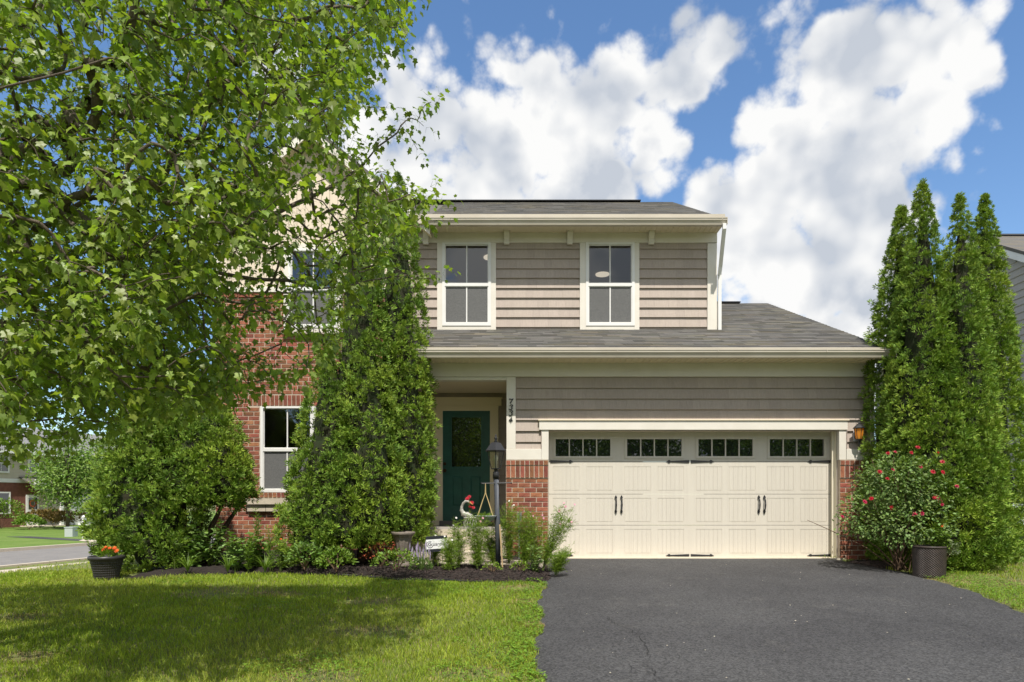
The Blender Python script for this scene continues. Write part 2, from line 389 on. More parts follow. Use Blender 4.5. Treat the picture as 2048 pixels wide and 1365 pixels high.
# the side street, its pavement and kerb, all along one direction
DS = np.array((0.29, 0.957)); NS = np.array((-0.957, 0.29))
def strip(name, s0, s1, z0, z1, m, a0=-40, a1=110, n=60):
    g = MB(); al = np.linspace(a0, a1, n)
    for i in range(n-1):
        p = [NS*s0+DS*al[i], NS*s1+DS*al[i], NS*s1+DS*al[i+1], NS*s0+DS*al[i+1]]
        g.add([(q[0], q[1], z0) for q in p]+[(q[0], q[1], z1) for q in p], [(4,5,6,7)[::-1], (0,1,5,4), (1,2,6,5), (2,3,7,6), (3,0,4,7)])
    return structure(g.build(name, m))
M_STREET = mat('street_asphalt', (0.20,0.185,0.17), 0.9, (0.17,0.16,0.15), 2, world=True, bump=0.5, bscale=60)
M_WALK = mat('pavement_concrete', (0.50,0.43,0.34), 0.9, (0.45,0.39,0.31), 3, world=True, bump=0.3)
strip('street', 19.95, 25.4, -1.2, -0.955, M_STREET)
strip('pavement', 17.75, 18.65, -1.2, -0.935, M_WALK)
strip('kerb_near', 19.75, 19.95, -1.2, -0.93, M_WALK)
strip('kerb_far', 25.4, 25.62, -1.2, -0.84, M_WALK)
# raised verge of the far lawn
M_FARLAWN = mat('far_lawn', (0.115,0.185,0.022), 0.95, (0.085,0.145,0.016), 1.2, world=True, bump=1.0, bscale=25, col3=(0.135,0.19,0.035))
strip('far_lawn', 25.62, 75, -1.2, -0.86, M_FARLAWN)
g = MB(); q = [ground_hit(x, y) for (x, y) in ((12,1075.5),(40,1073.5),(158,1080.5),(150,1083.5))]
def far_pt(px, py, z=-0.86): Y = F_PX*(1-z)/(py-1000); return ((px-1024)/F_PX*Y, Y)
def far_patch(name, pts, m, z=-0.85):
    g = MB(); q = [far_pt(*p) for p in pts]
    g.add([(x, y, z) for x, y in q], [tuple(range(len(q)))]); o = g.build(name, m)
    return structure(o)
far_patch('far_driveway', [(10,1074.2),(60,1073.6),(165,1079.6),(156,1082.6)], M_ASPH)
far_patch('driveway_apron', [(157,1082.6),(166,1079.7),(205,1082.5),(200,1086.5)], M_WALK, -0.846)

# mulch bed
M_MULCH = mat('dark_mulch', (0.050,0.034,0.028), 0.95, (0.028,0.020,0.018), 18, world=True, bump=1.0, bscale=70, island=0.5)
def bed_z(x, y):
    f = bed_front(x); e = np.clip((y-f)/0.35, 0, 1); e2 = np.clip((0.62-x)/0.3, 0, 1); e3 = np.clip((x-(BED[0][0]-0.15))/0.4, 0, 1)
    return gz(x, y)-0.02+0.09*e*e2*e3
def bed_mesh():
    xs = np.arange(BED[0][0]-0.15, 0.64, 0.08); V = []; F = []; n = 40
    for x in xs:
        f = float(bed_front(x))-0.02; b = 12.3 if x < -1.8 else 11.1
        for k in range(n+1):
            y = f+(b-f)*k/n
            V.append((x, y, float(bed_z(x, y))+0.012*mnoise.noise((x*7, y*7, 0))+0.008*mnoise.noise((x*17, y*17, 5))))
    for i in range(len(xs)-1):
        for k in range(n):
            a = i*(n+1)+k; F += [(a, a+n+1, a+n+2), (a, a+n+2, a+1)]
    return np.array(V), np.array(F)
V, F = bed_mesh(); bed = structure(tri_mesh('mulch_bed', V, F, M_MULCH))
def chips(region, n, zf, name, parent):
    pos = []
    while len(pos) < n:
        x = random.uniform(region[0], region[1]); y = random.uniform(region[2], region[3])
        if region[4](x, y): pos.append((x, y, float(zf(x, y))+0.006))
    pos = np.array(pos); k = len(pos)
    T = np.array([(-.5,-.12,0),(.5,-.12,0.05),(.5,.12,0),(-.5,.12,0.05),(0,0,.14)], float)
    TF = np.array([(0,1,4),(1,2,4),(2,3,4),(3,0,4)])
    a = RNG.uniform(0, 6.28, k); fw = np.stack([np.cos(a), np.sin(a), RNG.uniform(-.35, .35, k)], -1)
    up = unit(np.stack([RNG.normal(0, .35, k), RNG.normal(0, .35, k), np.ones(k)], -1))
    V, F = scatter(T, TF, pos, frames(fw, up), RNG.uniform(0.02, 0.055, k))
    return structure(tri_mesh(name, V, F, M_MULCH, parent), 'stuff')
chips((-3.6, 0.6, 8.6, 10.3, lambda x, y: y > float(bed_front(x))+0.01 and y < 10.3), 9000, bed_z, 'mulch_chips', bed)
# second, small mulch patch by the right-hand pier
V = []; F = []
pc = (6.0, 10.45)
n = 26; V.append((pc[0], pc[1], float(gz(*pc))+0.055))
for k in range(n):
    a = 2*math.pi*k/n; V.append((pc[0]+math.cos(a)*0.62*random.uniform(.92, 1.06), pc[1]+math.sin(a)*0.52, float(gz(pc[0], pc[1]+math.sin(a)*.52))+0.004)); F.append((0, k+1, (k+1) % n+1))
bed2 = structure(tri_mesh('mulch_patch', np.array(V), np.array(F), M_MULCH))
chips((5.4, 6.6, 9.95, 10.95, lambda x, y: ((x-pc[0])/.62)**2+((y-pc[1])/.52)**2 < 1), 900, lambda x, y: gz(x, y)+0.055*max(0, 1-math.hypot((x-pc[0])/.62, (y-pc[1])/.52)), 'mulch_chips', bed2)
# black plastic edging strip along the lawn
g = MB(); xs = np.arange(-2.4, -0.3, 0.1)
g.tube([(x, float(bed_front(x))-0.01, float(gz(x, float(bed_front(x))))+0.03) for x in xs], 0.011, 5)
tag(g.build('bed_edging', mat('black_plastic', (0.015,0.015,0.016), 0.5)), 'black plastic edging strip between the mulch bed and the lawn', 'edging')

# ------------------------------------------------------------------ the house
UW, GW, DP, WG, PW = 12.29, 11.0, 11.24, 12.15, 12.6      # distances: upper wall, garage wall, garage door, brick wing, porch wall
def X(px, Y): return (px-1024)/F_PX*Y
def Z(py, Y): return 1.0+(1000-py)/F_PX*Y
house = empty('house', (1.0, 12.0, 0.0)); tag(house, 'two-storey suburban house with taupe shakes, red brick and a cream double garage door', 'house')
def hp(name, parent=None):              # an Empty part of the house (keeps world coordinates)
    o = empty(name, (0,0,0), parent or house)
    if parent is None: o.matrix_parent_inverse = house.matrix_basis.inverted()
    return o
_INV = Matrix.Translation((-1.0, -12.0, 0.0))
def hb(g, name, m, parent=None, smooth=False):
    o = g.build(name, m, parent or house, smooth)
    if parent is None: o.matrix_parent_inverse = _INV
    return o
def holes_wall(g, x0, x1, z0, z1, y0, y1, holes):
    xs = sorted({x0, x1, *[h[0] for h in holes], *[h[1] for h in holes]}); zs = sorted({z0, z1, *[h[2] for h in holes], *[h[3] for h in holes]})
    for i in range(len(xs)-1):
        for j in range(len(zs)-1):
            cx, cz = (xs[i]+xs[i+1])/2, (zs[j]+zs[j+1])/2
            if any(h[0] < cx < h[1] and h[2] < cz < h[3] for h in holes): continue
            g.box(xs[i], xs[i+1], y0, y1, zs[j], zs[j+1])
WIN1 = (X(885,UW), X(982,UW), Z(653,UW), Z(487,UW)); WIN2 = (X(1171.5,UW), X(1268.5,UW), Z(653,UW), Z(487,UW))
WIN3 = (X(520,WG), X(732,WG), Z(985,WG), Z(813,WG)); WIN4 = (X(578,WG), X(676,WG), Z(657,WG), Z(500,WG))
XR_U = 3.82; XL_W, XR_W = -5.51, -1.85; XR_G = 6.05; XL_G = X(1013,GW)
EAVE_U, EAVE_L = 6.05, 3.39
# backing walls
g = MB(); holes_wall(g, XR_W, XR_U, 3.5, 6.02, UW+0.03, UW+0.2, [WIN1, WIN2]); g.box(XR_U-0.2, XR_U-0.01, UW+0.2, 19.1, 3.0, 6.0)
upper_wall = hb(g, 'upper_wall', M_TAUPE)
g = MB(); g.box(XR_U-0.19, XR_U-0.012, 12.5, 19.0, 6.0, 6.02)
g.prism([(12.32,6.0),(19.1,6.0),(15.7,7.95)], 'x', XR_U-0.2, XR_U-0.012); hb(g, 'gable_end_wall', M_TAUPE)
OPEN = (X(1097,GW), X(1676,GW), -0.2, Z(861,GW))
g = MB(); holes_wall(g, XL_G, XR_G, -0.3, 3.3, GW+0.03, GW+0.2, [OPEN]); g.box(XR_G-0.19, XR_G-0.01, GW+0.2, 20.0, -0.3, 3.3); g.box(XL_G+0.01, XL_G+0.18, GW+0.2, PW, -0.3, 3.3)
g.prism([(11.2,3.3),(20.0,3.3),(15.7,5.25)], 'x', XR_G-0.18, XR_G-0.01)
garage_wall = hb(g, 'garage_wall', M_TAUPE)
g = MB(); holes_wall(g, XL_W, XR_W, -0.3, 4.84, WG+0.012, WG+0.22, [WIN3, (WIN4[0], WIN4[1], WIN4[2], 4.84)]); g.box(XL_W, XL_W+0.2, WG+0.22, 19.1, -0.3, 5.9); g.box(XR_W-0.2, XR_W, WG+0.22, PW+0.3, -0.3, 5.9)
brick_wall = hb(g, 'brick_wall', M_MORTAR)
g = MB(); g.box(XL_W, XR_U, 19.1, 19.3, -0.3, 6.0); hb(g, 'rear_wall', M_TAUPE)

# lapped shake courses
def course(x0, x1, z0, z1, y, parent, name='siding_board'):
    g = MB(); x = x0
    while x < x1-0.005:
        w = min(random.choice((0.10, 0.13, 0.16, 0.2, 0.26)), x1-x)
        if x1-(x+w) < 0.05: w = x1-x
        d = random.uniform(0, 0.0015); gp = 0.0014
        a, b = x+gp/2, x+w-gp/2
        g.add([(a,y-0.027-d,z0),(b,y-0.027-d,z0),(b,y+0.006-d,z1+0.01),(a,y+0.006-d,z1+0.01),(a,y+0.025,z0),(b,y+0.025,z0),(b,y+0.025,z1+0.01),(a,y+0.025,z1+0.01)],
              [(0,1,2,3),(0,4,5,1),(0,3,7,4),(1,5,6,2)])
        x += w
    return g.build(name, M_TAUPE, parent)
CZ = [Z(p, UW) for p in (674.3, 655, 635.3, 616, 596.3, 577, 557, 538, 518, 498.8, 480)]
CAS1 = (X(874.7,UW), X(992,UW)); CAS2 = (X(1159.5,UW), X(1278,UW))
for i in range(len(CZ)-1):
    for a, b in ((XR_W, CAS1[0]), (CAS1[1], CAS2[0]), (CAS2[1], X(1413.5,UW))):
        course(a, b, CZ[i], CZ[i+1], UW, upper_wall)
for c in (CAS1, CAS2): course(c[0], c[1], CZ[0], Z(666,UW), UW, upper_wall)
GZ = [Z(p, GW) for p in (898.6, 884.5, 862.7, 840.8, 819.6, 798.2, 776.8, 754.5)]
SX0, SX1 = X(1031.6,GW), X(1738,GW)
for i in range(len(GZ)-1):
    if GZ[i+1] > Z(841.5,GW): course(SX0, SX1, GZ[i], GZ[i+1], GW, garage_wall)
    else:
        course(SX0, X(1082,GW), GZ[i], GZ[i+1], GW, garage_wall); course(X(1692,GW), SX1, GZ[i], GZ[i+1], GW, garage_wall)
course(X(1031.6,GW), X(1078,GW), GZ[2], GZ[3], GW, garage_wall); 
# porch back wall
g = MB(); holes_wall(g, XR_W, XL_G+0.1, 0.3, 3.3, PW+0.03, PW+0.2, []); porch_wall = hb(g, 'porch_wall', M_TAUPE)
zz = 0.56
while zz < 3.1:
    course(XR_W, X(862,PW), zz, zz+0.183, PW, porch_wall); course(X(998,PW), XL_G+0.02, zz, zz+0.183, PW, porch_wall)
    if zz > Z(812,PW): course(X(862,PW), X(998,PW), max(zz, Z(797,PW)), zz+0.183, PW, porch_wall)
    zz += 0.183

# trim: boards with a slightly eased edge
def board(x0, x1, z0, z1, y, t, name, m=M_TRIM, parent=None):
    g = MB(); e = 0.004
    g.add([(x0,y+t,z0),(x1,y+t,z0),(x1,y+t,z1),(x0,y+t,z1),(x0,y+e,z0),(x1,y+e,z0),(x1,y+e,z1),(x0,y+e,z1),(x0+e,y,z0+e),(x1-e,y,z0+e),(x1-e,y,z1-e),(x0+e,y,z1-e)],
          [(3,2,1,0),(0,1,5,4),(1,2,6,5),(2,3,7,6),(3,0,4,7),(4,5,9,8),(5,6,10,9),(6,7,11,10),(7,4,8,11),(8,9,10,11)])
    return hb(g, name, m, parent)
board(X(1414,UW), XR_U+0.02, Z(675,UW), Z(488,UW), UW-0.035, 0.06, 'corner_board')
g = MB(); g.box(XR_U+0.003, XR_U+0.022, UW-0.03, UW+0.1, 3.7, 5.95); hb(g, 'corner_board', M_TRIM)
board(XR_W, XR_U+0.022, Z(487,UW), Z(467,UW), UW-0.045, 0.07, 'frieze_board')
board(XL_G-1.9, XR_G+0.02, Z(754.5,GW), Z(727,GW), GW-0.05, 0.1, 'frieze_board')
board(XR_W+0.01, XL_G+0.0, Z(761,GW), Z(755,GW), GW-0.02, 0.16, 'porch_beam')
board(X(1013,GW), X(1031.4,GW), Z(898.6,GW), Z(755,GW), GW-0.042, 0.09, 'corner_board')
board(X(1739,GW), XR_G+0.02, Z(898.6,GW), Z(755,GW), GW-0.042, 0.09, 'corner_board')
board(X(1013,GW)-0.004, X(1082.8,GW), Z(920.5,GW), Z(898.9,GW), GW-0.052, 0.09, 'trim_band')
board(X(1690.5,GW), XR_G+0.022, Z(920.5,GW), Z(898.9,GW), GW-0.052, 0.09, 'trim_band')
board(X(1083,GW), X(1097,GW), Z(920.5,GW), Z(861.2,GW), GW-0.047, 0.09, 'garage_casing')
board(X(1676,GW), X(1690,GW), Z(920.5,GW), Z(861.2,GW), GW-0.047, 0.09, 'garage_casing')
board(X(1078,GW), X(1692,GW), Z(861,GW), Z(843,GW), GW-0.066, 0.1, 'garage_header')
board(X(1076,GW), X(1694.5,GW), Z(842.8,GW), Z(840.6,GW), GW-0.085, 0.1, 'drip_cap', M_SOFFIT)
for a, b in ((1082,1083.2),(1690.2,1691.6)): board(X(a,GW), X(b,GW), Z(898.6,GW), Z(862,GW), GW-0.055, 0.05, 'channel_trim', M_TAUPE)
# garage jambs and head inside the opening
M_JAMB = mat('jamb_paint', (0.70,0.64,0.50), 0.6)
g = MB(); g.box(OPEN[0]-0.02, OPEN[0]+0.004, GW+0.045, DP+0.1, -0.02, OPEN[3]); hb(g, 'garage_jamb', M_JAMB)
g = MB(); g.box(OPEN[1]-0.004, OPEN[1]+0.02, GW+0.045, DP+0.1, -0.02, OPEN[3]); g.box(OPEN[1]-0.035, OPEN[1]-0.0045, GW+0.13, GW+0.16, -0.02, OPEN[3]); hb(g, 'garage_jamb', M_JAMB)
g = MB(); g.box(OPEN[0], OPEN[1], GW+0.045, DP+0.1, OPEN[3]-0.004, OPEN[3]+0.02); hb(g, 'garage_head', M_JAMB)
g = MB(); g.box(OPEN[0]-0.02, OPEN[1]+0.08, GW-0.06, DP+0.4, -0.3, 0.022); hb(g, 'garage_slab', M_CONC)

# corbels under the upper eave
for px in (852, 1013.5, 1139.5, 1302):
    x = X(px, UW-0.05); g = MB(); a = UW-0.047
    g.prism([(a,Z(490,UW-.05)),(a-0.055,Z(490,UW-.05)),(a-0.055,Z(480,UW-.05)),(a-0.11,Z(469,UW-.05)),(a-0.11,Z(463,UW-.05)),(a,Z(463,UW-.05))], 'x', x-0.05, x+0.05)
    g.box(x-0.068, x+0.068, a-0.135, a, Z(464,UW-.05)+0.003, Z(459.5,UW-.05)); hb(g, 'corbel', M_TRIM)

# ------------------------------------------------------------------ roofs
def slope_roof(name, x0, x1, y0, z0, pitch, y1, keep=None, back=None, tabs=(0.003, 0.004, 0.006)):
    g = MB(); z1 = z0+(y1-y0)*pitch; t = 0.10
    yb = back if back is not None else y1+(y1-y0); zb = z1-(yb-y1)*pitch
    g.prism([(y0,z0-0.03),(y1,z1-0.03),(yb,zb-0.03),(yb,zb-t-0.03),(y1,z1-t-0.06),(y0,z0-t)], 'x', x0, x1)
    r = hb(g, name, M_SHINGLE)
    n = math.hypot(1, pitch); s = 0.0; L = (y1-y0)*n; g = MB(); row = 0
    while s < L:
        x = x0+(random.uniform(-0.3, 0))
        while x < x1:
            w = random.choice((0.14, 0.2, 0.3, 0.4, 0.5)); a, b = max(x, x0), min(x+w, x1); x += w
            if b-a < 0.02: continue
            ym = y0+(s+0.07)/n
            if keep and not keep((a+b)/2, ym): continue
            e = min(s+0.165, L+0.01); th = random.choice(tabs); j = random.uniform(-.006, .006)
            def pt(xx, ss, up): return (xx, y0+ss/n-up*pitch/n, z0+ss*pitch/n+up/n)
            g.add([pt(a, s+j, -.02), pt(b-.002, s+j, -.02), pt(b-.002, s+j, th), pt(a, s+j, th), pt(a, e, -0.004), pt(b-.002, e, -0.004)],
                  [(0,1,2,3), (3,2,5,4), (0,3,4), (1,5,2)])
        s += 0.143; row += 1
    o = g.build('shingles', M_SHINGLE, r); o['kind'] = 'stuff'
    return r, z1
RY = 15.7
pu = (8.14-EAVE_U)/(RY-11.76); pl = 0.445
g = MB(); g.prism([(13.0,6.65),(RY,8.08),(19.5,6.1),(19.5,6.0),(RY,7.96),(13.0,6.55)], 'x', XL_W-0.3, XR_W+0.3); hb(g, 'rear_roof', M_SHINGLE)
roof_u, _ = slope_roof('upper_roof', XR_W+0.3, 3.86, 11.78, EAVE_U+0.015, pu, RY, keep=None, tabs=(0.0005, 0.001, 0.002))
roof_l, _ = slope_roof('lower_roof', XR_W+0.02, 6.13, 10.50, EAVE_L+0.015, pl, RY, keep=lambda x, y: y < UW+0.1 or x > XR_U-0.05)
M_RIDGE = mat('ridge_vent', (0.022,0.023,0.026), 0.8)
def ridge(parent, x0, x1, z):
    g = MB(); g.prism([(RY-0.13,z-0.05),(RY-0.13,z-0.03),(RY,z+0.016),(RY+0.13,z-0.03),(RY+0.13,z-0.045)], 'x', x0, x1); g.build('ridge_vent', M_RIDGE, parent)
ridge(roof_u, -5.5, X(1280, RY), 8.14+0.035); ridge(roof_l, XR_U, X(1478, RY), EAVE_L+(RY-10.50)*pl+0.045)
# flashing where the lower roof meets the wall
g = MB(); g.box(XR_W, XR_U+0.03, UW-0.022, UW+0.02, Z(678,UW), Z(673.8,UW)); hb(g, 'flashing', M_TRIM)
# gutters, soffits
def gutter(x0, x1, y, z, parent=None):
    g = MB(); h = 0.125
    prof = [(y+0.12,z),(y+0.12,z-h),(y+0.045,z-h),(y+0.03,z-h*0.62),(y+0.008,z-h*0.38),(y+0.008,z-0.018),(y,z-0.018),(y,z),(y+0.014,z),(y+0.014,z-0.03),(y+0.1,z-0.03),(y+0.1,z)]
    n = len(prof); vs = [(x0, p[0], p[1]) for p in prof]+[(x1, p[0], p[1]) for p in prof]
    g.add(vs, [(i, i+n, (i+1) % n+n, (i+1) % n) for i in range(n)])
    for xx in (x0, x1): g.box(xx-0.004, xx+0.004, y+0.002, y+0.119, z-h+0.002, z-0.002)
    o = hb(g, 'gutter', M_GUTTER); k = x0+1.3
    while k < x1:
        s = MB(); s.box(k-0.004, k+0.004, y-0.003, y+0.02, z-0.05, z+0.004); s.build('seam', M_GUTTER, o); k += random.uniform(1.2, 2.3)
    return o
gutter(XR_W+0.3, 3.855, 11.70, EAVE_U+0.01); gutter(XR_W+0.03, 6.12, 10.41, EAVE_L+0.01)
def soffit(x0, x1, y0, y1, z):
    g = MB(); g.box(x0, x1, y0, y1, z, z+0.02); k = x0+0.02
    while k < x1-0.04: g.box(k, k+0.028, y0+0.004, y1-0.004, z-0.010, z-0.0005); g.box(k+0.05, k+0.062, y0+0.02, y0+0.035, z-0.004, z-0.0005); k += 0.1
    hb(g, 'soffit', M_SOFFIT)
    g = MB(); g.box(x0, x1, y0-0.02, y0-0.001, z-0.012, z+0.16); hb(g, 'fascia', M_GUTTER)
soffit(XR_W, 3.85, 11.84, UW-0.02, Z(467,UW)-0.002)
soffit(XR_W, 6.12, 10.55, GW-0.02, Z(727,GW)-0.002)
g = MB(); g.box(XR_W, XL_G+0.15, GW+0.1, PW+0.03, 3.05, 3.08); hb(g, 'porch_ceiling', M_SOFFIT)
# downspout at the upper corner
g = MB()
def dspout(pts, w=0.03, d=0.024):
    pts = [Vector(p) for p in pts]
    for a, b in zip(pts[:-1], pts[1:]):
        t = (b-a).normalized(); s = Vector((1,0,0)) if abs(t.x) < 0.7 else Vector((0,0,1)); u = t.cross(s).normalized(); s = u.cross(t).normalized()
        vs = [p+s*w*i+u*d*j for p in (a-t*0.012, b+t*0.012) for i, j in ((-1,-1),(1,-1),(1,1),(-1,1))]
        g.add(vs, [(0,1,2,3),(7,6,5,4),(0,4,5,1),(1,5,6,2),(2,6,7,3),(3,7,4,0)])
xd = XR_U+0.06
dspout([(3.80,11.71,EAVE_U-0.12),(3.80,11.71,EAVE_U-0.2),(3.83,11.9,EAVE_U-0.42),(xd,12.18,EAVE_U-0.72),(xd,12.23,EAVE_U-0.85),(xd,12.23,Z(668,12.23)),(xd+0.03,12.15,Z(673,12.2)),(xd+0.11,12.0,Z(675,12.0))])
hb(g, 'downspout', M_WHITE)

# ------------------------------------------------------------------ wing gable: boards, rakes, roof
PK, PKX, RS = 7.84, -3.68, 0.82
def rake_z(x): return PK-0.20-abs(x-PKX)*RS
wing_gable = hp('gable_wall')
x = XL_W
while x < XR_W-0.01:
    w = min(0.152, XR_W-x); a, b = x+0.003, x+w-0.003
    segs = [(4.93, None)]
    if b > WIN4[0]-0.08 and a < WIN4[1]+0.08: segs = [(WIN4[3]+0.10, None)]
    for z0, _ in segs:
        pts = [(a,z0),(b,z0),(b,rake_z(b))]+([(PKX,rake_z(PKX))] if a < PKX < b else [])+[(a,rake_z(a))]
        if min(rake_z(a), rake_z(b)) <= z0+0.02: continue
        g = MB(); g.prism(pts, 'y', WG-0.012, WG+0.02); g.build('siding_board', M_CREAM, wing_gable)
    x += w
g = MB(); holes = [WIN4]
g.prism([(XL_W,4.9),(WIN4[0],4.9),(WIN4[0],rake_z(WIN4[0])),(XL_W,rake_z(XL_W))], 'y', WG+0.022, WG+0.2)
g.prism([(WIN4[1],4.9),(XR_W,4.9),(XR_W,rake_z(XR_W)),(WIN4[1],rake_z(WIN4[1]))], 'y', WG+0.022, WG+0.2)
g.prism([(WIN4[0],WIN4[3]),(WIN4[1],WIN4[3]),(WIN4[1],rake_z(WIN4[1])),(PKX,rake_z(PKX)),(WIN4[0],rake_z(WIN4[0]))], 'y', WG+0.022, WG+0.2)
g.build('sheathing', M_CREAM, wing_gable)
for a, b in ((XL_W-0.012, WIN4[0]-0.1), (WIN4[1]+0.1, XR_W)): board(a, b, 4.845, 4.932, WG-0.04, 0.08, 'band_board')
board(XL_W-0.012, XL_W+0.1, 4.934, rake_z(XL_W+0.1)-0.0, WG-0.03, 0.05, 'corner_board')
for sgn in (-1, 1):
    g = MB(); run = 2.19; y0 = WG-0.3
    # roof slab, rake board and soffit strip on each side of the peak
    a = (PKX, PK); b = (PKX+sgn*run, PK-run*RS)
    g.prism([a, b, (b[0], b[1]-0.06), (a[0], a[1]-0.06)], 'y', y0, RY); r = hb(g, 'wing_roof', M_SHINGLE)
    g = MB(); g.prism([(a[0],a[1]-0.062), (b[0],b[1]-0.062), (b[0],b[1]-0.062-0.17), (a[0],a[1]-0.062-0.17)], 'y', y0+0.012, y0+0.035); g.build('rake_board', M_TRIM, r)
    g = MB(); g.prism([(a[0],a[1]-0.175), (b[0],b[1]-0.175), (b[0],b[1]-0.195), (a[0],a[1]-0.195)], 'y', y0+0.036, WG-0.001); g.build('rake_soffit', M_SOFFIT, r)

# ------------------------------------------------------------------ bricks
L_B, H_B, JT = 0.2032, 0.0807, 0.012
g = MB(); l, h, e = (L_B-JT)/2, (H_B-JT)/2, 0.004
g.add([(-l,0,-h),(l,0,-h),(l,0,h),(-l,0,h),(-l+e,-0.005,-h+e),(l-e,-0.005,-h+e),(l-e,-0.005,h-e),(-l+e,-0.005,h-e)], [(0,1,5,4),(1,2,6,5),(2,3,7,6),(3,0,4,7),(4,5,6,7)])
BV, BF = np.array(g.v), g.f
bme = bpy.data.meshes.new('brick'); bme.from_pydata(g.v, [], g.f); bme.materials.append(M_BRICK); bme.update()
BR = []      # (cx, y, cz, scale x, scale z, rotated, parent, priority)
def running(x0, x1, z0, z1, y, parent, hole=None, pri=0):
    row = 0; z = z0
    while z < z1-0.02:
        hh = min(H_B, z1-z); x = x0-(L_B/2 if row % 2 else 0)
        while x < x1-0.01:
            a, b = max(x, x0), min(x+L_B, x1); x += L_B
            segs = [(a, b)]
            for hl in (hole or []):
                if hl[2] < z+hh/2 < hl[3]:
                    ns = []
                    for a, b in segs:
                        if b <= hl[0] or a >= hl[1]: ns.append((a, b))
                        else:
                            if a < hl[0]: ns.append((a, hl[0]))
                            if b > hl[1]: ns.append((hl[1], b))
                    segs = ns
            for a, b in segs:
                if b-a > 0.03: BR.append(((a+b)/2, y, z+hh/2, (b-a-JT)/(L_B-JT), (hh-JT)/(H_B-JT), False, parent, pri))
        z += hh; row += 1
def soldier(x0, x1, z0, z1, y, parent, pri=0, w=H_B):
    n = max(1, round((x1-x0)/w)); w = (x1-x0)/n
    for i in range(n): BR.append((x0+w*(i+.5), y, (z0+z1)/2, (z1-z0-JT)/(L_B-JT), (w-JT)/(H_B-JT), True, parent, pri))
def pier(x0, x1):
    g = MB(); g.box(x0, x1, GW-0.035, GW+0.03, -0.25, Z(920.8,GW)); p = hb(g, 'brick_pier', M_MORTAR)
    g2 = MB(); g2.box(x0-0.0, x1+0.0, GW-0.058, GW-0.034, Z(931.5,GW), Z(920.9,GW)-0.002); g2.box(x0, x1, GW-0.05, GW-0.0345, Z(957,GW), Z(931.6,GW)); g2.build('mortar_band', M_MORTAR, p)
    soldier(x0, x1, Z(931.5,GW)+0.002, Z(921.3,GW), GW-0.062, p, 9); soldier(x0, x1, Z(956.6,GW), Z(932,GW), GW-0.051, p, 9)
    running(x0, x1, -0.25, Z(957.2,GW), GW-0.036, p, None, 9)
    return p
pier(X(1013,GW)-0.008, X(1096.6,GW)-0.004); pier(X(1677.5,GW), XR_G+0.0)
H3 = (WIN3[0]-0.012, WIN3[1]+0.012, WIN3[2]-0.09, WIN3[3]+0.215)
LEDGE = (X(492,WG), X(760,WG), Z(1023,WG), Z(997,WG))
running(XL_W, XR_W, -0.27, 4.835, WG+0.012, brick_wall, [(WIN3[0]-0.22, WIN3[1]+0.22, WIN3[3]+0.005, WIN3[3]+0.215), (WIN3[0]-0.01, WIN3[1]+0.01, WIN3[2]-0.10, WIN3[3]+0.006), LEDGE, (WIN4[0]-0.09, WIN4[1]+0.09, WIN4[2]-0.1, 6)], 0)
soldier(WIN3[0]-0.22, WIN3[1]+0.22, WIN3[3]+0.008, WIN3[3]+0.213, WG+0.011, brick_wall, 8)
soldier(WIN3[0]-0.01, WIN3[1]+0.01, WIN3[2]-0.097, WIN3[2]-0.002, WG-0.004, brick_wall, 8)
soldier(XL_W, WIN4[0]-0.1, 4.755, 4.84, WG-0.012, brick_wall, 5, L_B)
def vis(b):
    px = 1024+F_PX*b[0]/b[1]; py = 1000-F_PX*(b[2]-1)/b[1]
    if b[7]: return b[7]+(-4 if px > 1745 else 0)
    if 428 < px < 530 and 745 < py < 1060: return 4
    if 480 < px < 640 and 640 < py < 800: return 3
    if 500 < px < 650 and 580 < py < 640: return 2
    return 0
BR.sort(key=lambda b: -vis(b)); NB = 300
RX = np.array(((0,0,1),(0,1,0),(-1,0,0)), float)
for b in BR[:NB]:
    o = bpy.data.objects.new('brick', bme); COL.objects.link(o); o.parent = b[6]
    o.location = (b[0], b[1], b[2]); o.scale = (b[3], random.uniform(0.85, 1.2), b[4])
    if b[5]: o.rotation_euler = (0, math.pi/2, 0)
for par in {b[6].name for b in BR[NB:]}:
    pn = bpy.data.objects[par]; g = MB()
    for b in BR[NB:]:
        if b[6] is not pn and b[6].name != par: continue
        v = BV*np.array((b[3], 1, b[4]))
        if b[5]: v = v@RX.T
        g.add(v+np.array((b[0], b[1], b[2])), BF)
    o = g.build('brickwork', M_BRICKJ, pn); o['kind'] = 'stuff'
# stone ledge under the wing window
g = MB(); g.box(LEDGE[0], LEDGE[1], WG-0.10, WG+0.02, Z(1009,WG), LEDGE[3]); hb(g, 'stone_ledge', M_CONC)
n = 7; w = (LEDGE[1]-LEDGE[0]-0.08)/n
ledge2 = hp('ledge_course')
for i in range(n):
    g = MB(); g.box(LEDGE[0]+0.04+w*i+0.004, LEDGE[0]+0.04+w*(i+1)-0.004, WG-0.06, WG+0.02, LEDGE[2], Z(1009,WG)-0.004); g.build('stone_block', M_CONC, ledge2)

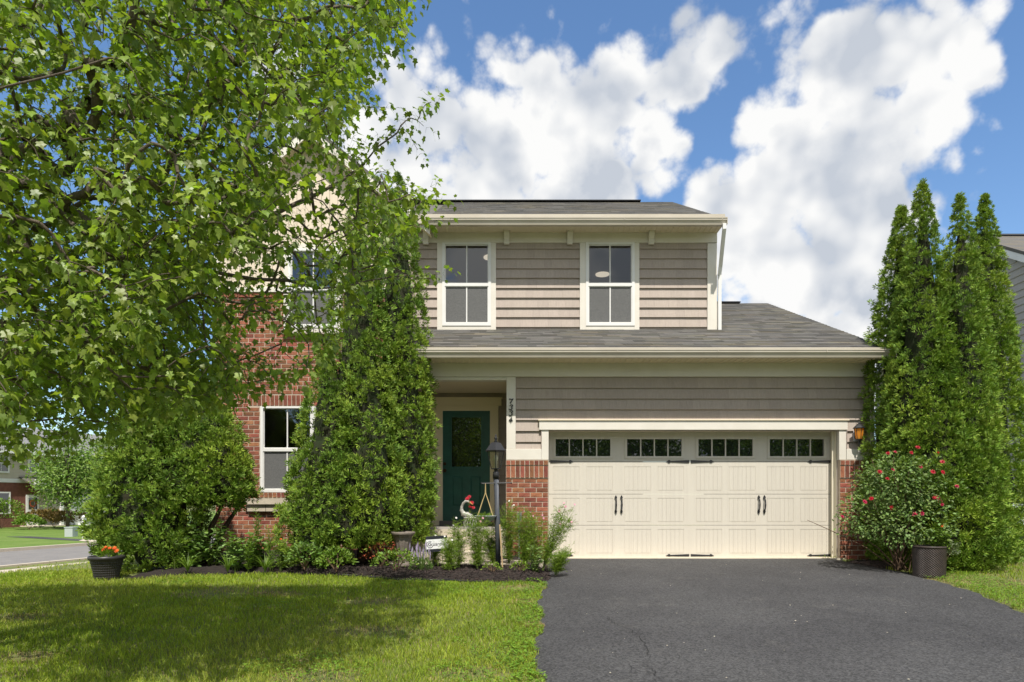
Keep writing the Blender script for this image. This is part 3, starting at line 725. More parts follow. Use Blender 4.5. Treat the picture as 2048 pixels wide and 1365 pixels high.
# ------------------------------------------------------------------ windows
def bar(g, x0, x1, z0, z1, y0, y1): g.box(x0, x1, y0, y1, z0, z1)
def window(x0, x1, z0, z1, y, casing=None, lamp=None, twin=False, room=True):
    w = hp('window')
    if casing:
        c0, c1, cb, ct = casing
        g = MB()
        for bx in ((c0, x0-0.001, cb, ct), (x1+0.001, c1, cb, ct), (x0, x1, cb, z0-0.001), (x0, x1, z1+0.001, ct)):
            if bx[1]-bx[0] > 0.004 and bx[3]-bx[2] > 0.004: bar(g, bx[0], bx[1], bx[2], bx[3], y-0.04, y+0.03)
        g.build('casing', M_TRIM, w)
        g = MB(); g.box(c0-0.02, c1+0.02, y-0.07, y+0.0, cb-0.03, cb-0.002); g.build('sill', M_TAUPE, w)
    g = MB(); f = 0.05; ya, yb = y-0.052, y+0.05
    bar(g, x0, x0+f, z0, z1, ya, yb); bar(g, x1-f, x1, z0, z1, ya, yb); bar(g, x0+f, x1-f, z0, z0+0.055, ya, yb); bar(g, x0+f, x1-f, z1-0.034, z1, ya, yb)
    units = [(x0+f, x1-f)]
    if twin:
        m = (x0+x1)/2; bar(g, m-0.055, m+0.055, z0+0.055, z1-0.034, ya, yb); units = [(x0+f, m-0.055), (m+0.055, x1-f)]
    g.build('frame', M_WHITE, w)
    zm = z0+(z1-z0)*0.495
    for a, b in units:
        g = MB(); bar(g, a, b, zm-0.028, zm+0.028, ya+0.008, yb); g.build('meeting_rail', M_WHITE, w)
        for lo, hi, yy in ((zm+0.028, z1-0.034, y+0.0), (z0+0.055, zm-0.028, y-0.012)):
            s = 0.014; g = MB()
            bar(g, a, a+s, lo, hi, yy-0.02, yy+0.02); bar(g, b-s, b, lo, hi, yy-0.02, yy+0.02); bar(g, a+s, b-s, lo, lo+s, yy-0.02, yy+0.02); bar(g, a+s, b-s, hi-s, hi, yy-0.02, yy+0.02)
            g.build('sash', M_WHITE, w)
            g = MB(); g.add([(a+s,yy,lo+s),(b-s,yy,lo+s),(b-s,yy,hi-s),(a+s,yy,hi-s)], [(0,1,2,3)]); g.build('pane', M_GLASS, w)
            m = (a+b)/2; g = MB(); bar(g, m-0.011, m+0.011, lo+s, hi-s, yy-0.012, yy-0.001); g.build('muntin', M_WHITE, w)
        g = MB(); yy = y-0.017; g.add([(a,yy,z0+0.06),(b,yy,z0+0.06),(b,yy,zm),(a,yy,zm)], [(0,1,2,3)]); g.build('insect_screen', M_SCREEN, w)
    if room:
        g = MB(); a, b, d0, d1, lo, hi = x0-0.4, x1+0.4, y+0.21, y+2.4, z0-0.6, z1+0.12
        g.add([(a,d0,lo),(b,d0,lo),(b,d1,lo),(a,d1,lo),(a,d0,hi),(b,d0,hi),(b,d1,hi),(a,d1,hi)], [(0,1,2,3),(4,7,6,5),(2,6,7,3),(0,3,7,4),(1,5,6,2)])
        g.build('room_interior', M_ROOM, w)
        if lamp:
            g = MB(); g.lathe([(0.0,-0.02),(lamp[2],-0.02),(lamp[2],0),(0,0)], (lamp[0], lamp[1], hi-0.003), 20); g.build('ceiling_light', emit_mat('ceiling_lamp', (1,0.85,0.65), 0.35) if 'ceiling_lamp' not in MATS else MATS['ceiling_lamp'], w)
    return w
window(*WIN1, UW, (CAS1[0], CAS1[1], Z(663,UW), Z(487,UW)-0.002), (X(983,13.3), 13.3, 0.16))
window(*WIN2, UW, (CAS2[0], CAS2[1], Z(663,UW), Z(487,UW)-0.002), (X(1205,14.3), 14.3, 0.15))
window(*WIN3, WG+0.06, None, None, True)
window(*WIN4, WG, (WIN4[0]-0.09, WIN4[1]+0.09, WIN4[2]-0.09, WIN4[3]+0.09))

# ------------------------------------------------------------------ garage door
gd = hp('garage_door')
DX0, DX1 = X(1097.6,DP), X(1661.5,DP)
SZ = [Z(1114.6,DP), Z(1051,DP), Z(988.8,DP), Z(924,DP), Z(861,DP)]
WXS = [(1060+c/2.926) for c in (150,470,568,887,985,1303,1402,1720)]
PXS = [(138,287),(333,482),(555,706),(750,898),(973,1122),(1167,1317),(1390,1540),(1585,1735)]
PZ = [((838,701)), ((654,519)), ((470,335))]
for i in range(4):
    z0, z1 = SZ[i]+0.003, SZ[i+1]-0.003
    if i < 3:
        # section face with pressed panels: frame level, grooves around each panel and fine vertical grooves inside it
        sec = MB(); sec.box(DX0, DX1, DP+0.006, DP+0.05, z0, z1); so = sec.build('door_section', M_DOORCREAM, gd)
        xs = []; pz0, pz1 = Z(820+PZ[i][0]/2.926, DP), Z(820+PZ[i][1]/2.926, DP)
        g = MB(); edges = [DX0]
        for c in PXS:
            a, b = X(1060+c[0]/2.926, DP), X(1060+c[1]/2.926, DP)
            g.box(edges[-1], a-0.006, DP, DP+0.0055, pz0-0.006, pz1+0.006); edges.append(b+0.006)
            n = 6; w = (b-a)/n
            for k in range(n): 
                p = MB(); p.box(a+w*k+0.001, a+w*(k+1)-0.001, DP+0.001, DP+0.0055, pz0, pz1); 
                xs.append(p)
        g.box(edges[-1], DX1, DP, DP+0.0055, pz0-0.006, pz1+0.006)
        g.box(DX0, DX1, DP, DP+0.0055, z0, pz0-0.006); g.box(DX0, DX1, DP, DP+0.0055, pz1+0.006, z1)
        for p in xs: g.add(p.v, p.f)
        g.build('pressed_panels', M_DOORCREAM, gd)
    else:
        holes = []
        for k in range(4): holes.append((X(WXS[2*k],DP), X(WXS[2*k+1],DP), Z(820+272/2.926,DP), Z(820+172/2.926,DP)))
        g = MB(); holes_wall(g, DX0, DX1, z0, z1, DP, DP+0.05, holes); g.build('door_section', M_DOORCREAM, gd)
        for hx in holes:
            g = MB(); f = 0.04; a, b, lo, hi = hx
            for bx in ((a-f,a,lo-f,hi+f),(b,b+f,lo-f,hi+f),(a,b,lo-f,lo),(a,b,hi,hi+f)): g.box(bx[0], bx[1], DP-0.014, DP-0.001, bx[2], bx[3])
            g.build('window_frame', M_DOORCREAM, gd)
            w = (b-a)/4
            for k in range(4):
                p = MB(); p.add([(a+w*k,DP+0.012,lo),(a+w*(k+1),DP+0.012,lo),(a+w*(k+1),DP+0.012,hi),(a+w*k,DP+0.012,hi)], [(0,1,2,3)]); p.build('pane', M_DARKGLASS, gd)
                if k: m = MB(); m.box(a+w*k-0.010, a+w*k+0.010, DP-0.011, DP+0.008, lo, hi); m.build('muntin', M_DOORCREAM, gd)
def strap(x, z, sgn, L=0.40):
    g = MB(); y0 = DP-0.012
    pts = [(0,-0.024),(0,0.024),(0.80,0.010),(0.84,0.026),(0.90,0.022),(0.93,0.008),(1.0,0.0),(0.93,-0.008),(0.90,-0.022),(0.84,-0.026),(0.80,-0.010)]
    poly = [(x+sgn*p[0]*L, z+p[1]) for p in pts]
    if sgn < 0: poly = poly[::-1]
    g.prism(poly, 'y', y0, DP-0.0015)
    for t in (0.08, 0.4, 0.72): g.lathe([(0.0,0),(0.007,0.0),(0.005,0.006),(0,0.007)], (0,0,0), 6) if False else g.box(x+sgn*t*L-0.006, x+sgn*t*L+0.006, y0-0.005, y0-0.0005, z-0.006, z+0.006)
    g.build('strap_hinge', M_DARKMETAL, gd)
for cy in (303, 853):
    z = Z(820+cy/2.926, DP)
    for cx, sg in ((118,1),(931,-1),(941,1),(1759,-1)): strap(X(1060+cx/2.926, DP), z, sg)
for cx in (502, 535, 1338, 1371):
    x, z0, z1 = X(1060+cx/2.926, DP), Z(820+603/2.926, DP), Z(820+505/2.926, DP); g = MB(); m = (z0+z1)/2
    g.tube([(x,DP-0.02,z0+.03),(x,DP-0.055,z0+.07),(x,DP-0.065,m),(x,DP-0.055,z1-.07),(x,DP-0.02,z1-.03)], [0.010,0.011,0.014,0.011,0.010], 8)
    for zc, s in ((z0+.03,-1),(z1-.03,1)): g.prism([(x-.008,zc-s*.02),(x-.022,zc),(x-.015,zc+s*.02),(x,zc+s*.045),(x+.015,zc+s*.02),(x+.022,zc),(x+.008,zc-s*.02)], 'y', DP-0.022, DP-0.0015)
    g.build('pull_handle', M_DARKMETAL, gd)
g = MB(); g.box(DX0, DX1, DP-0.004, DP+0.04, 0.0225, SZ[0]+0.002); g.build('bottom_seal', M_JAMB, gd)

# ------------------------------------------------------------------ front door and porch
fd = hp('front_door')
d0, d1, dz0, dz1 = X(885.7,PW), X(980,PW), Z(1042,PW), Z(822.5,PW)
gl = (X(903.7,PW), X(962.4,PW), Z(934,PW), Z(835.5,PW))
M_DOORTRIM = mat('door_trim', (0.80,0.69,0.47), 0.5)
g = MB(); holes_wall(g, d0, d1, dz0, dz1, PW-0.02, PW+0.025, [gl]); g.build('door_leaf', M_GREEN, fd)
g = MB(); f = 0.03
for bx in ((gl[0]-f,gl[0],gl[2]-f,gl[3]+f),(gl[1],gl[1]+f,gl[2]-f,gl[3]+f),(gl[0],gl[1],gl[2]-f,gl[2]),(gl[0],gl[1],gl[3],gl[3]+f)): g.box(bx[0], bx[1], PW-0.034, PW-0.021, bx[2], bx[3])
g.build('glazing_bead', M_GREEN, fd)
g = MB(); g.add([(gl[0],PW,gl[2]),(gl[1],PW,gl[2]),(gl[1],PW,gl[3]),(gl[0],PW,gl[3])], [(0,1,2,3)]); g.build('pane', M_DARKGLASS, fd)
for a, b in ((905,926),(941,961.5)):
    g = MB(); xa, xb, za, zb = X(a,PW), X(b,PW), Z(1012,PW), Z(953,PW)
    g.add([(xa,PW-0.021,za),(xb,PW-0.021,za),(xb,PW-0.021,zb),(xa,PW-0.021,zb),(xa+.03,PW-0.036,za+.03),(xb-.03,PW-0.036,za+.03),(xb-.03,PW-0.036,zb-.03),(xa+.03,PW-0.036,zb-.03)], [(0,1,5,4),(1,2,6,5),(2,3,7,6),(3,0,4,7),(4,5,6,7)])
    g.build('raised_panel', M_GREEN, fd)
for py, r in ((928,0.03),(941.5,0.034)):
    g = MB(); c = P(889.5, py, PW-0.03); g.tube([c+Vector((0,0.01,0)), c+Vector((0,-0.02,0)), c+Vector((0,-0.03,0)), c+Vector((0,-0.06,0))], [r,r,r*.4,r*.8], 10); g.build('door_knob', mat('bronze', (0.06,0.035,0.02), 0.35, metal=0.8), fd)
g = MB(); c0, c1 = X(864,PW), X(997,PW)
g.box(c0, d0-0.05, PW-0.045, PW+0.03, 0.5, Z(812.6,PW)); g.box(d1+0.05, c1, PW-0.045, PW+0.03, 0.5, Z(812.6,PW)); g.box(d0-0.05, d1+0.05, PW-0.045, PW+0.03, dz1+0.05, Z(812.6,PW))
g.box(d0-0.05, d0, PW-0.03, PW+0.03, 0.5, dz1+0.05); g.box(d1, d1+0.05, PW-0.03, PW+0.03, 0.5, dz1+0.05); g.box(d0, d1, PW-0.03, PW+0.03, dz1, dz1+0.05)
g.build('casing', M_DOORTRIM, fd)
g = MB(); g.box(X(860,PW), X(1003,PW), PW-0.06, PW+0.03, Z(812.5,PW), Z(798,PW)); g.box(X(858,PW), X(1005,PW), PW-0.085, PW+0.03, Z(797.9,PW), Z(796,PW)); g.build('lintel_trim', M_DOORTRIM, fd)
g = MB(); g.box(d0-0.06, d1+0.06, PW-0.08, PW+0.02, 0.505, dz0); g.build('threshold', mat('threshold_metal', (0.14,0.13,0.12), 0.5), fd)
M_PORCH = mat('porch_floor', (0.34,0.31,0.27), 0.9, (0.28,0.25,0.22), 6, bump=0.3)
g = MB(); g.box(XR_W+0.002, XL_G+0.05, GW-0.02, PW+0.1, -0.3, 0.5); hb(g, 'porch_slab', M_CONC)
g = MB(); g.box(XR_W+0.02, XL_G-0.02, GW+0.0, PW-0.05, 0.4, 0.504); hb(g, 'porch_floor', M_PORCH)
for k, (ya, z) in enumerate(((10.68, 0.335), (10.36, 0.17))):
    g = MB(); g.box(-1.80+0.01*k, XL_G-0.10-0.01*k, ya, GW-0.021-0.002*k-0.3*k, -0.3, z); hb(g, 'porch_step', M_CONC)
g = MB(); g.prism([(-1.9,9.98),(0.49,9.86),(0.545,10.6),(XL_G-0.12,10.62),(XL_G-0.12,10.355),(-1.9,10.355)], 'z', -0.3, 0.035); structure(g.build('front_walk', M_CONC))
# house number 7334, brushed italic digits fixed to the corner board
def stroke(g, pts, ws, y, t=0.008):
    n = len(pts); Lft = []; Rgt = []
    for i in range(n):
        a = Vector(pts[max(i-1, 0)]); b = Vector(pts[min(i+1, n-1)]); d = (b-a).normalized(); q = Vector((-d.y, d.x))*ws[i]
        p = Vector(pts[i]); Lft.append(p+q); Rgt.append(p-q)
    for i in range(n-1):
        q = [Lft[i], Rgt[i], Rgt[i+1], Lft[i+1]]
        g.add([(v.x, y, v.y) for v in q]+[(v.x, y+t, v.y) for v in q], [(0,1,2,3),(0,4,5,1),(1,5,6,2),(2,6,7,3),(3,7,4,0)])
DIG = {'7': [([(-.5,.72),(-.45,.95),(-.1,.86),(.25,.86),(.5,1.0),(.15,.5),(-.1,.0)], [.05,.09,.08,.08,.05,.09,.13])],
       '3': [([(-.4,.8),(-.15,1.0),(.25,.95),(.3,.72),(.0,.56),(.3,.45),(.3,.15),(-.05,0),(-.4,.1),(-.42,.2)], [.09,.06,.1,.1,.05,.08,.12,.07,.08,.08])],
       '4': [([(.15,1.0),(-.45,.35),(-.1,.3),(.5,.36)], [.05,.07,.06,.06]), ([(.25,.62),(.12,.3),(.05,-.05)], [.08,.09,.09])]}
num = hp('house_number')
for ch, py in zip('7334', (803.5, 815.8, 827.5, 840.5)):
    c = P(1022, py, GW); g = MB()
    for pts, ws in DIG[ch]:
        q = [(c.x+(p[0]+0.25*(p[1]-.5))*0.064, c.z+(p[1]-.5)*0.080) for p in pts]
        # resample to smooth curve
        sm = []; sw = []
        for i in range(len(q)-1):
            p0, p1, p2, p3 = [Vector(q[max(0, min(len(q)-1, j))]) for j in (i-1, i, i+1, i+2)]
            for t in np.linspace(0, 1, 6)[:-1]:
                sm.append(tuple(0.5*((2*p1)+(p2-p0)*t+(2*p0-5*p1+4*p2-p3)*t*t+(3*p1-p0-3*p2+p3)*t**3))); sw.append((ws[i]*(1-t)+ws[i+1]*t)*0.085)
        sm.append(q[-1]); sw.append(ws[-1]*0.085)
        stroke(g, sm, sw, GW-0.056)
    g.build('digit', M_DARKMETAL, num)
# ------------------------------------------------------------------ foliage materials
M_BARK = mat('maple_bark', (0.16,0.125,0.095), 0.9, (0.10,0.08,0.06), 14, stretch=(3,3,0.6), bump=1.0, bscale=50)
M_TWIG = mat('brown_twig', (0.12,0.075,0.045), 0.9)
M_MAPLE = mat('maple_leaf', (0.28,0.365,0.058), 0.42, (0.165,0.25,0.042), 1.3, world=True, spec=0.5, island=0.38, transl=0.52, contrast=(0.3,0.7))
M_MAPLEP = mat('maple_leaf_near', (0.28,0.365,0.058), 0.42, (0.165,0.25,0.042), 1.3, world=True, spec=0.5, objrand=0.33, transl=0.52)
M_ARB = mat('arborvitae_sprays', (0.205,0.310,0.032), 0.6, (0.10,0.180,0.022), 3.2, world=True, spec=0.3, island=0.40, transl=0.10, col3=(0.24,0.33,0.034))
M_ARBD = mat('arborvitae_inner_shade', (0.018,0.032,0.007), 0.95, (0.022,0.020,0.008), 8)  # near-black core colour stands for the deep shade between tufts
M_TRUNK = mat('cedar_trunk', (0.10,0.062,0.042), 0.95, (0.06,0.038,0.028), 10, stretch=(4,4,0.4), bump=1.0)
M_GRASS = mat('grass_blades', (0.305,0.380,0.036), 0.55, (0.21,0.30,0.026), 1.1, world=True, spec=0.3, island=0.42, transl=0.38, col3=(0.33,0.365,0.06))
M_STRAW = mat('dry_straw', (0.33,0.25,0.11), 0.8, island=0.3)
M_CLOVER = mat('clover_leaf', (0.15,0.27,0.022), 0.55, island=0.3, transl=0.25)
M_LEAFA = mat('perennial_leaf', (0.20,0.315,0.075), 0.5, (0.14,0.24,0.055), 6, island=0.40, transl=0.25, spec=0.5)
M_LEAFB = mat('bright_leaf', (0.17,0.27,0.03), 0.5, (0.13,0.22,0.025), 6, island=0.35, transl=0.3)
M_ROSELEAF = mat('rose_leaf', (0.105,0.175,0.040), 0.5, (0.165,0.245,0.062), 7, island=0.42, transl=0.25, spec=0.4)
M_FERNY = mat('cosmos_thread_leaf', (0.22,0.32,0.03), 0.6, (0.17,0.27,0.025), 8, island=0.3, transl=0.3)
M_PALEGREEN = mat('pale_tree_leaf', (0.21,0.315,0.065), 0.6, (0.16,0.25,0.05), 1.2, island=0.4, transl=0.3)
M_STEM = mat('green_stem', (0.11,0.15,0.03), 0.7)
M_RED = mat('red_petal', (0.40,0.005,0.008), 0.5, island=0.25, transl=0.2)
M_CRIMSON = mat('crimson_petal', (0.42,0.010,0.045), 0.5, island=0.3, transl=0.2)
M_PINK = mat('pink_petal', (0.62,0.28,0.36), 0.6, island=0.3, transl=0.2)
M_WPETAL = mat('white_petal', (0.75,0.72,0.68), 0.6, island=0.1, transl=0.2)
M_ORANGE = mat('orange_petal', (0.75,0.16,0.02), 0.5, island=0.3, transl=0.2)
M_LILAC = mat('lavender_bloom', (0.36,0.29,0.42), 0.8, island=0.3)
M_RUST = mat('rusty_leaf', (0.33,0.085,0.03), 0.7, island=0.45, transl=0.15)

LEAF_H = [(0.0,0.0),(0.2,-0.06),(0.40,0.10),(0.31,0.25),(0.56,0.50),(0.31,0.55),(0.17,0.66),(0.0,1.0)]
def maple_template():
    R_ = LEAF_H; Lf = [(-x, y) for x, y in LEAF_H[-2:0:-1]]
    out = R_+Lf; V = [(0.0, 0.38, 0.0)]+[(x*0.92, y, 0.10*abs(x)-0.22*max(0, y-0.35)**1.5-0.10*x*x) for x, y in out]
    n = len(out); F = [(0, 1+i, 1+(i+1) % n) for i in range(n)]
    return np.array(V), np.array(F)
ML_V, ML_F = maple_template()
OV_V = np.array([(0,0,0),(0.26,0.38,0.05),(0.17,0.75,0.02),(0,1,-0.10),(-0.17,0.75,0.02),(-0.26,0.38,0.05),(0,0.45,0.0)], float)
OV_F = np.array([(6,0,1),(6,1,2),(6,2,3),(6,3,4),(6,4,5),(6,5,0)])
DI_V = np.array([(0,0,0),(0.5,0.5,0.06),(0,1,-0.04),(-0.5,0.5,0.06)], float); DI_F = np.array([(0,1,2),(0,2,3)])
def rnd_unit(n): return unit(RNG.normal(0, 1, (n, 3)))

# ------------------------------------------------------------------ the maple whose limbs reach in from the left
def build_maple():
    t = empty('maple_tree', (-4.9, 3.94, float(gz(-4.9, 3.94)))); tag(t, 'leafy green maple reaching over the lawn, its trunk beyond the frame', 'tree')
    T0 = np.array((-4.9, 3.94, float(gz(-4.9, 3.94)))); off = T0
    limbs = [[T0, (-5.72,4.62,0.6), (-5.7,4.65,1.6), (-5.65,4.7,2.6), (-5.55,4.8,3.8), (-5.45,4.9,5.2), (-5.4,5.0,6.6), (-5.3,5.1,8.0)],
             [(-5.7,4.65,1.75), (-4.9,5.1,2.45), (-4.1,5.6,2.95), (-3.3,6.0,3.25), (-2.5,6.4,3.7), (-1.8,6.8,4.3), (-1.25,7.0,4.9)],
             [(-5.65,4.7,2.3), (-4.9,4.9,3.5), (-4.1,5.1,4.6), (-3.3,5.4,5.6), (-2.6,5.7,6.5)],
             [(-5.7,4.65,1.7), (-5.0,5.4,2.0), (-4.2,6.3,2.15), (-3.4,7.1,2.4), (-2.7,7.7,2.8)],
             [(-5.7,4.65,2.0), (-5.0,4.2,2.6), (-4.1,3.8,3.0), (-3.2,3.75,3.3), (-2.4,3.9,3.6)],
             [(-5.65,4.7,2.5), (-4.9,5.5,3.5), (-4.0,6.3,4.7), (-3.0,7.0,5.7), (-2.0,7.5,6.3)],
             [(-5.65,4.7,2.7), (-6.6,4.9,3.8), (-7.6,5.2,5.0), (-8.4,5.4,5.8)],
             [(-5.65,4.7,2.4), (-6.2,5.7,3.4), (-6.7,6.9,4.3), (-7.0,8.0,4.9)],
             [(-5.65,4.7,2.6), (-5.9,3.6,3.7), (-6.1,2.5,4.7)],
             [(-3.3,6.0,3.25), (-2.6,6.7,3.25), (-2.1,7.1,3.3), (-1.6,7.4,3.45), (-1.15,7.5,3.6)],
             [(-4.1,5.1,4.6), (-3.4,4.6,4.9), (-2.8,4.4,5.0), (-2.2,4.6,4.9)],
             [(-5.3,4.9,1.9), (-4.9,5.3,1.75), (-4.4,5.9,1.7), (-4.0,6.6,1.75)]]
    pos = []; par = []; 
    limbs = [[(p[0]*(0.78*p[1]+.35)/p[1], 0.78*p[1]+.35, 1+(p[2]-1)*(0.78*p[1]+.35)/p[1]) if k or li else T0 for k, p in enumerate(pl)] for li, pl in enumerate(limbs)]
    def nearest(p):
        d = np.linalg.norm(np.array(pos)-p, axis=1); return int(np.argmin(d))
    for li, pl in enumerate(limbs):
        pl = [np.array(p, float) for p in pl]
        if li == 0: pos.append(pl[0]); par.append(-1); cur = 0
        else: cur = nearest(pl[0])
        prev = pos[cur]
        for a in pl[1:]:
            st = max(1, int(np.linalg.norm(a-prev)/0.22))
            base = prev.copy()
            for k in range(1, st+1):
                q = base+(a-base)*k/st+RNG.normal(0, 0.018, 3)*(0 if li == 0 and a[2] < 2 else 1); pos.append(q); par.append(cur); cur = len(pos)-1
            prev = pos[cur]
    nl = len(pos)
    bx_y = [-200,0,60,100,150,200,240,270,300,340,380,420,450,500,550,600,650,700,750,780,800,840,880,905,930]
    bx_x = [860,825,808,770,735,755,725,690,735,780,865,870,835,770,840,720,670,680,620,580,440,300,120,0,-90]
    cand = []
    while len(cand) < 4300:
        p = np.array((RNG.uniform(-8.6, -0.3), RNG.uniform(2.4, 8.2), RNG.uniform(1.3, 7.6)))
        e = ((p[0]+4.1)/4.0)**2+((p[1]-5.0)/2.8)**2+((p[2]-4.0)/3.4)**2
        if p[1]+0.57*p[2] > (8.35 if p[0] < -1.6 else 9.1): continue
        if e > 1: continue
        if e < 0.25 and RNG.random() < 0.5: continue
        px = 1024+F_PX*p[0]/p[1]; py = 1000-F_PX*(p[2]-1)/p[1]
        if mnoise.noise((p[0]*2.3, p[1]*2.3, p[2]*2.3)) < -0.24: continue
        keep = 1.0
        if py > -150:
            xm = np.interp(py, bx_y, bx_x)
            if px > xm-14 or py > 925: continue
            if px > -150:
                if p[1] < 3.3: continue
                if px > 540 and 270 < py < 520: keep = 0.46
                elif px > 470 and py >= 520: keep = 0.36
                elif px > 520: keep = 0.75
                if 560 < px < 700 and 310 < py < 470: keep = 0.17
                if 430 < px < 580 and 510 < py < 600: keep = 0.22
                if 490 < px < 620 and 640 < py < 760: keep = 0.16
                if px < 300 and py > 800: keep *= 0.55
            else: keep = 0.22 if p[1] > 4.4 else 0.08
        else: keep = 0.12 if p[1] > 4.6 else 0.04
        if RNG.random() < keep: cand.append(p)
    # a few shoots that stick out in the photograph
    for (a, b, Y0, n) in (((700,330),(862,205),5.7,9),((860,205),(835,300),5.8,3),((760,400),(885,400),5.8,6),((800,455),(880,440),5.8,4),((790,560),(880,548),5.9,4),((600,120),(800,30),5.2,9),((560,640),(690,700),6.0,6),((450,700),(600,770),5.9,7),((700,100),(790,110),5.3,4),((690,215),(770,215),5.4,4)):
        for k in range(n):
            f = k/(n-1); q = P(a[0]+(b[0]-a[0])*f, a[1]+(b[1]-a[1])*f, Y0+0.2*f); cand.append(np.array(q))
    cand = np.array(cand); order = np.argsort(np.linalg.norm(cand-np.array((-4.8, 4.1, 3.0)), axis=1)); ends = []
    cap = 60000; PA = np.zeros((cap, 3)); PA[:len(pos)] = pos; n = len(pos)
    for i in order:
        p = cand[i]; d = np.linalg.norm(PA[:n]-p, axis=1); j = int(np.argmin(d)); dist = d[j]
        st = max(2, int(dist/0.16)); base = PA[j].copy(); cur = j
        pd = PA[j]-PA[par[j]] if par[j] >= 0 else np.array((0,0,1.0)); pd = pd/(np.linalg.norm(pd)+1e-9)
        ctrl = base+pd*dist*0.18+(p-base)*0.35+np.array((0,0,0.08*dist))
        for k in range(1, st+1):
            f = k/st; q = base*(1-f)**2+2*ctrl*f*(1-f)+p*f*f
            PA[n] = q; par.append(cur); cur = n; n += 1
        ends.append(cur)
    par = np.array(par); cnt = np.zeros(n); cnt[ends] = 1
    for i in range(n-1, 0, -1): cnt[par[i]] += cnt[i]
    rad = 0.0024*np.maximum(cnt, 0.6)**0.49
    rad[:nl] = np.maximum(rad[:nl], 0.007); zt = np.linspace(0.155, 0.03, 40)
    # wood
    def segs(sel, k):
        idx = np.array([i for i in sel if par[i] >= 0]); a = PA[par[idx]]; b = PA[idx]; ra = np.minimum(rad[par[idx]], rad[idx]*1.25); rb = rad[idx]
        tdir = unit(b-a); ref = np.where(np.abs(tdir[:, 2:3]) < 0.9, np.array((0,0,1.0)), np.array((1.0,0,0))); u = unit(np.cross(tdir, ref)); w = np.cross(tdir, u)
        an = 2*np.pi*np.arange(k)/k; ring = np.cos(an)[None, :, None]*u[:, None]+np.sin(an)[None, :, None]*w[:, None]
        V = np.concatenate([a[:, None]+ring*ra[:, None, None], b[:, None]+ring*rb[:, None, None]], 1)
        kk = np.arange(k); TF = np.concatenate([np.stack([kk, (kk+1) % k, (kk+1) % k+k], -1), np.stack([kk, (kk+1) % k+k, kk+k], -1)])
        F = TF[None]+(np.arange(len(idx))*2*k)[:, None, None]
        return V.reshape(-1, 3)-off, F.reshape(-1, 3)
    tri_mesh('trunk', *segs([i for i in range(n) if rad[i] >= 0.02], 9), M_BARK, t, True)
    tri_mesh('branches', *segs([i for i in range(n) if rad[i] < 0.02], 4), M_BARK, t, True)
    # leaves: opposite pairs along every shoot
    lp, lf, ln, ls, pet = [], [], [], [], []
    ends = np.array(ends)
    for e in ends:
        a = PA[e]; d = unit((PA[e]-PA[par[par[e]]])[None])[0]; side = unit(np.cross(d, rnd_unit(1)[0])[None])[0]
        m = RNG.integers(4, 7); Ln = RNG.uniform(0.18, 0.34)
        for k in range(m):
            f = k/(m-1); c = a+d*(f-0.55)*Ln
            ax = side if k % 2 == 0 else np.cross(d, side)
            for sg in ((-1, 1) if k < m-1 else (-1, 1, 0)):
                out = d*(0.35 if sg else 1.0)+ax*sg+RNG.normal(0, 0.22, 3); out /= np.linalg.norm(out)
                pl = RNG.uniform(0.03, 0.075); b = c+out*pl+np.array((0,0,-0.008))
                fw = out*0.65+np.array((0,0,-0.75))*RNG.uniform(0.55, 1.2)+RNG.normal(0, 0.18, 3)
                lp.append(b); lf.append(fw); ln.append(out*0.55+np.array((0,0,0.85))+RNG.normal(0, 0.35, 3)); ls.append(RNG.uniform(0.036, 0.069)*(0.85 if f > .8 else 1)); pet.append(c)
    lp = np.array(lp); lf = np.array(lf); ln = np.array(ln); ls = np.array(ls)*1.03
    rot = frames(lf, ln)
    px = 1024+F_PX*lp[:, 0]/lp[:, 1]; py = 1000-F_PX*(lp[:, 2]-1)/lp[:, 1]
    inv = (px > 10) & (px < 2040) & (py > 5) & (py < 1360)
    key = np.where(inv, lp[:, 1], 99); near = np.argsort(key)[:300]; mask = np.ones(len(lp), bool); mask[near] = False
    lme = bpy.data.meshes.new('leaf'); lme.from_pydata(ML_V.tolist(), [], ML_F.tolist()); lme.materials.append(M_MAPLEP); lme.update()
    for i in near:
        o = bpy.data.objects.new('leaf', lme); COL.objects.link(o); o.parent = t
        M3 = Matrix([[float(rot[i][r][c])*float(ls[i]) for c in range(3)] for r in range(3)]); o.matrix_local = Matrix.Translation(Vector((lp[i]-off).tolist()))@M3.to_4x4()
    V, F = scatter(ML_V, ML_F, lp[mask]-off, rot[mask], ls[mask]); o = tri_mesh('foliage', V, F, M_MAPLE, t); o['kind'] = 'stuff'
    # leaf stalks
    pet = np.array(pet); a = pet-off; b = lp-off; s = unit(np.cross(b-a, np.array((0.2,0.9,0.3))))*0.0013
    V = np.stack([a-s, a+s, b], 1).reshape(-1, 3); F = np.arange(len(V)).reshape(-1, 3); o = tri_mesh('leaf_stalks', V, F, M_STEM, t); o['kind'] = 'stuff'
    print('maple leaves', len(lp), 'nodes', n)
build_maple()

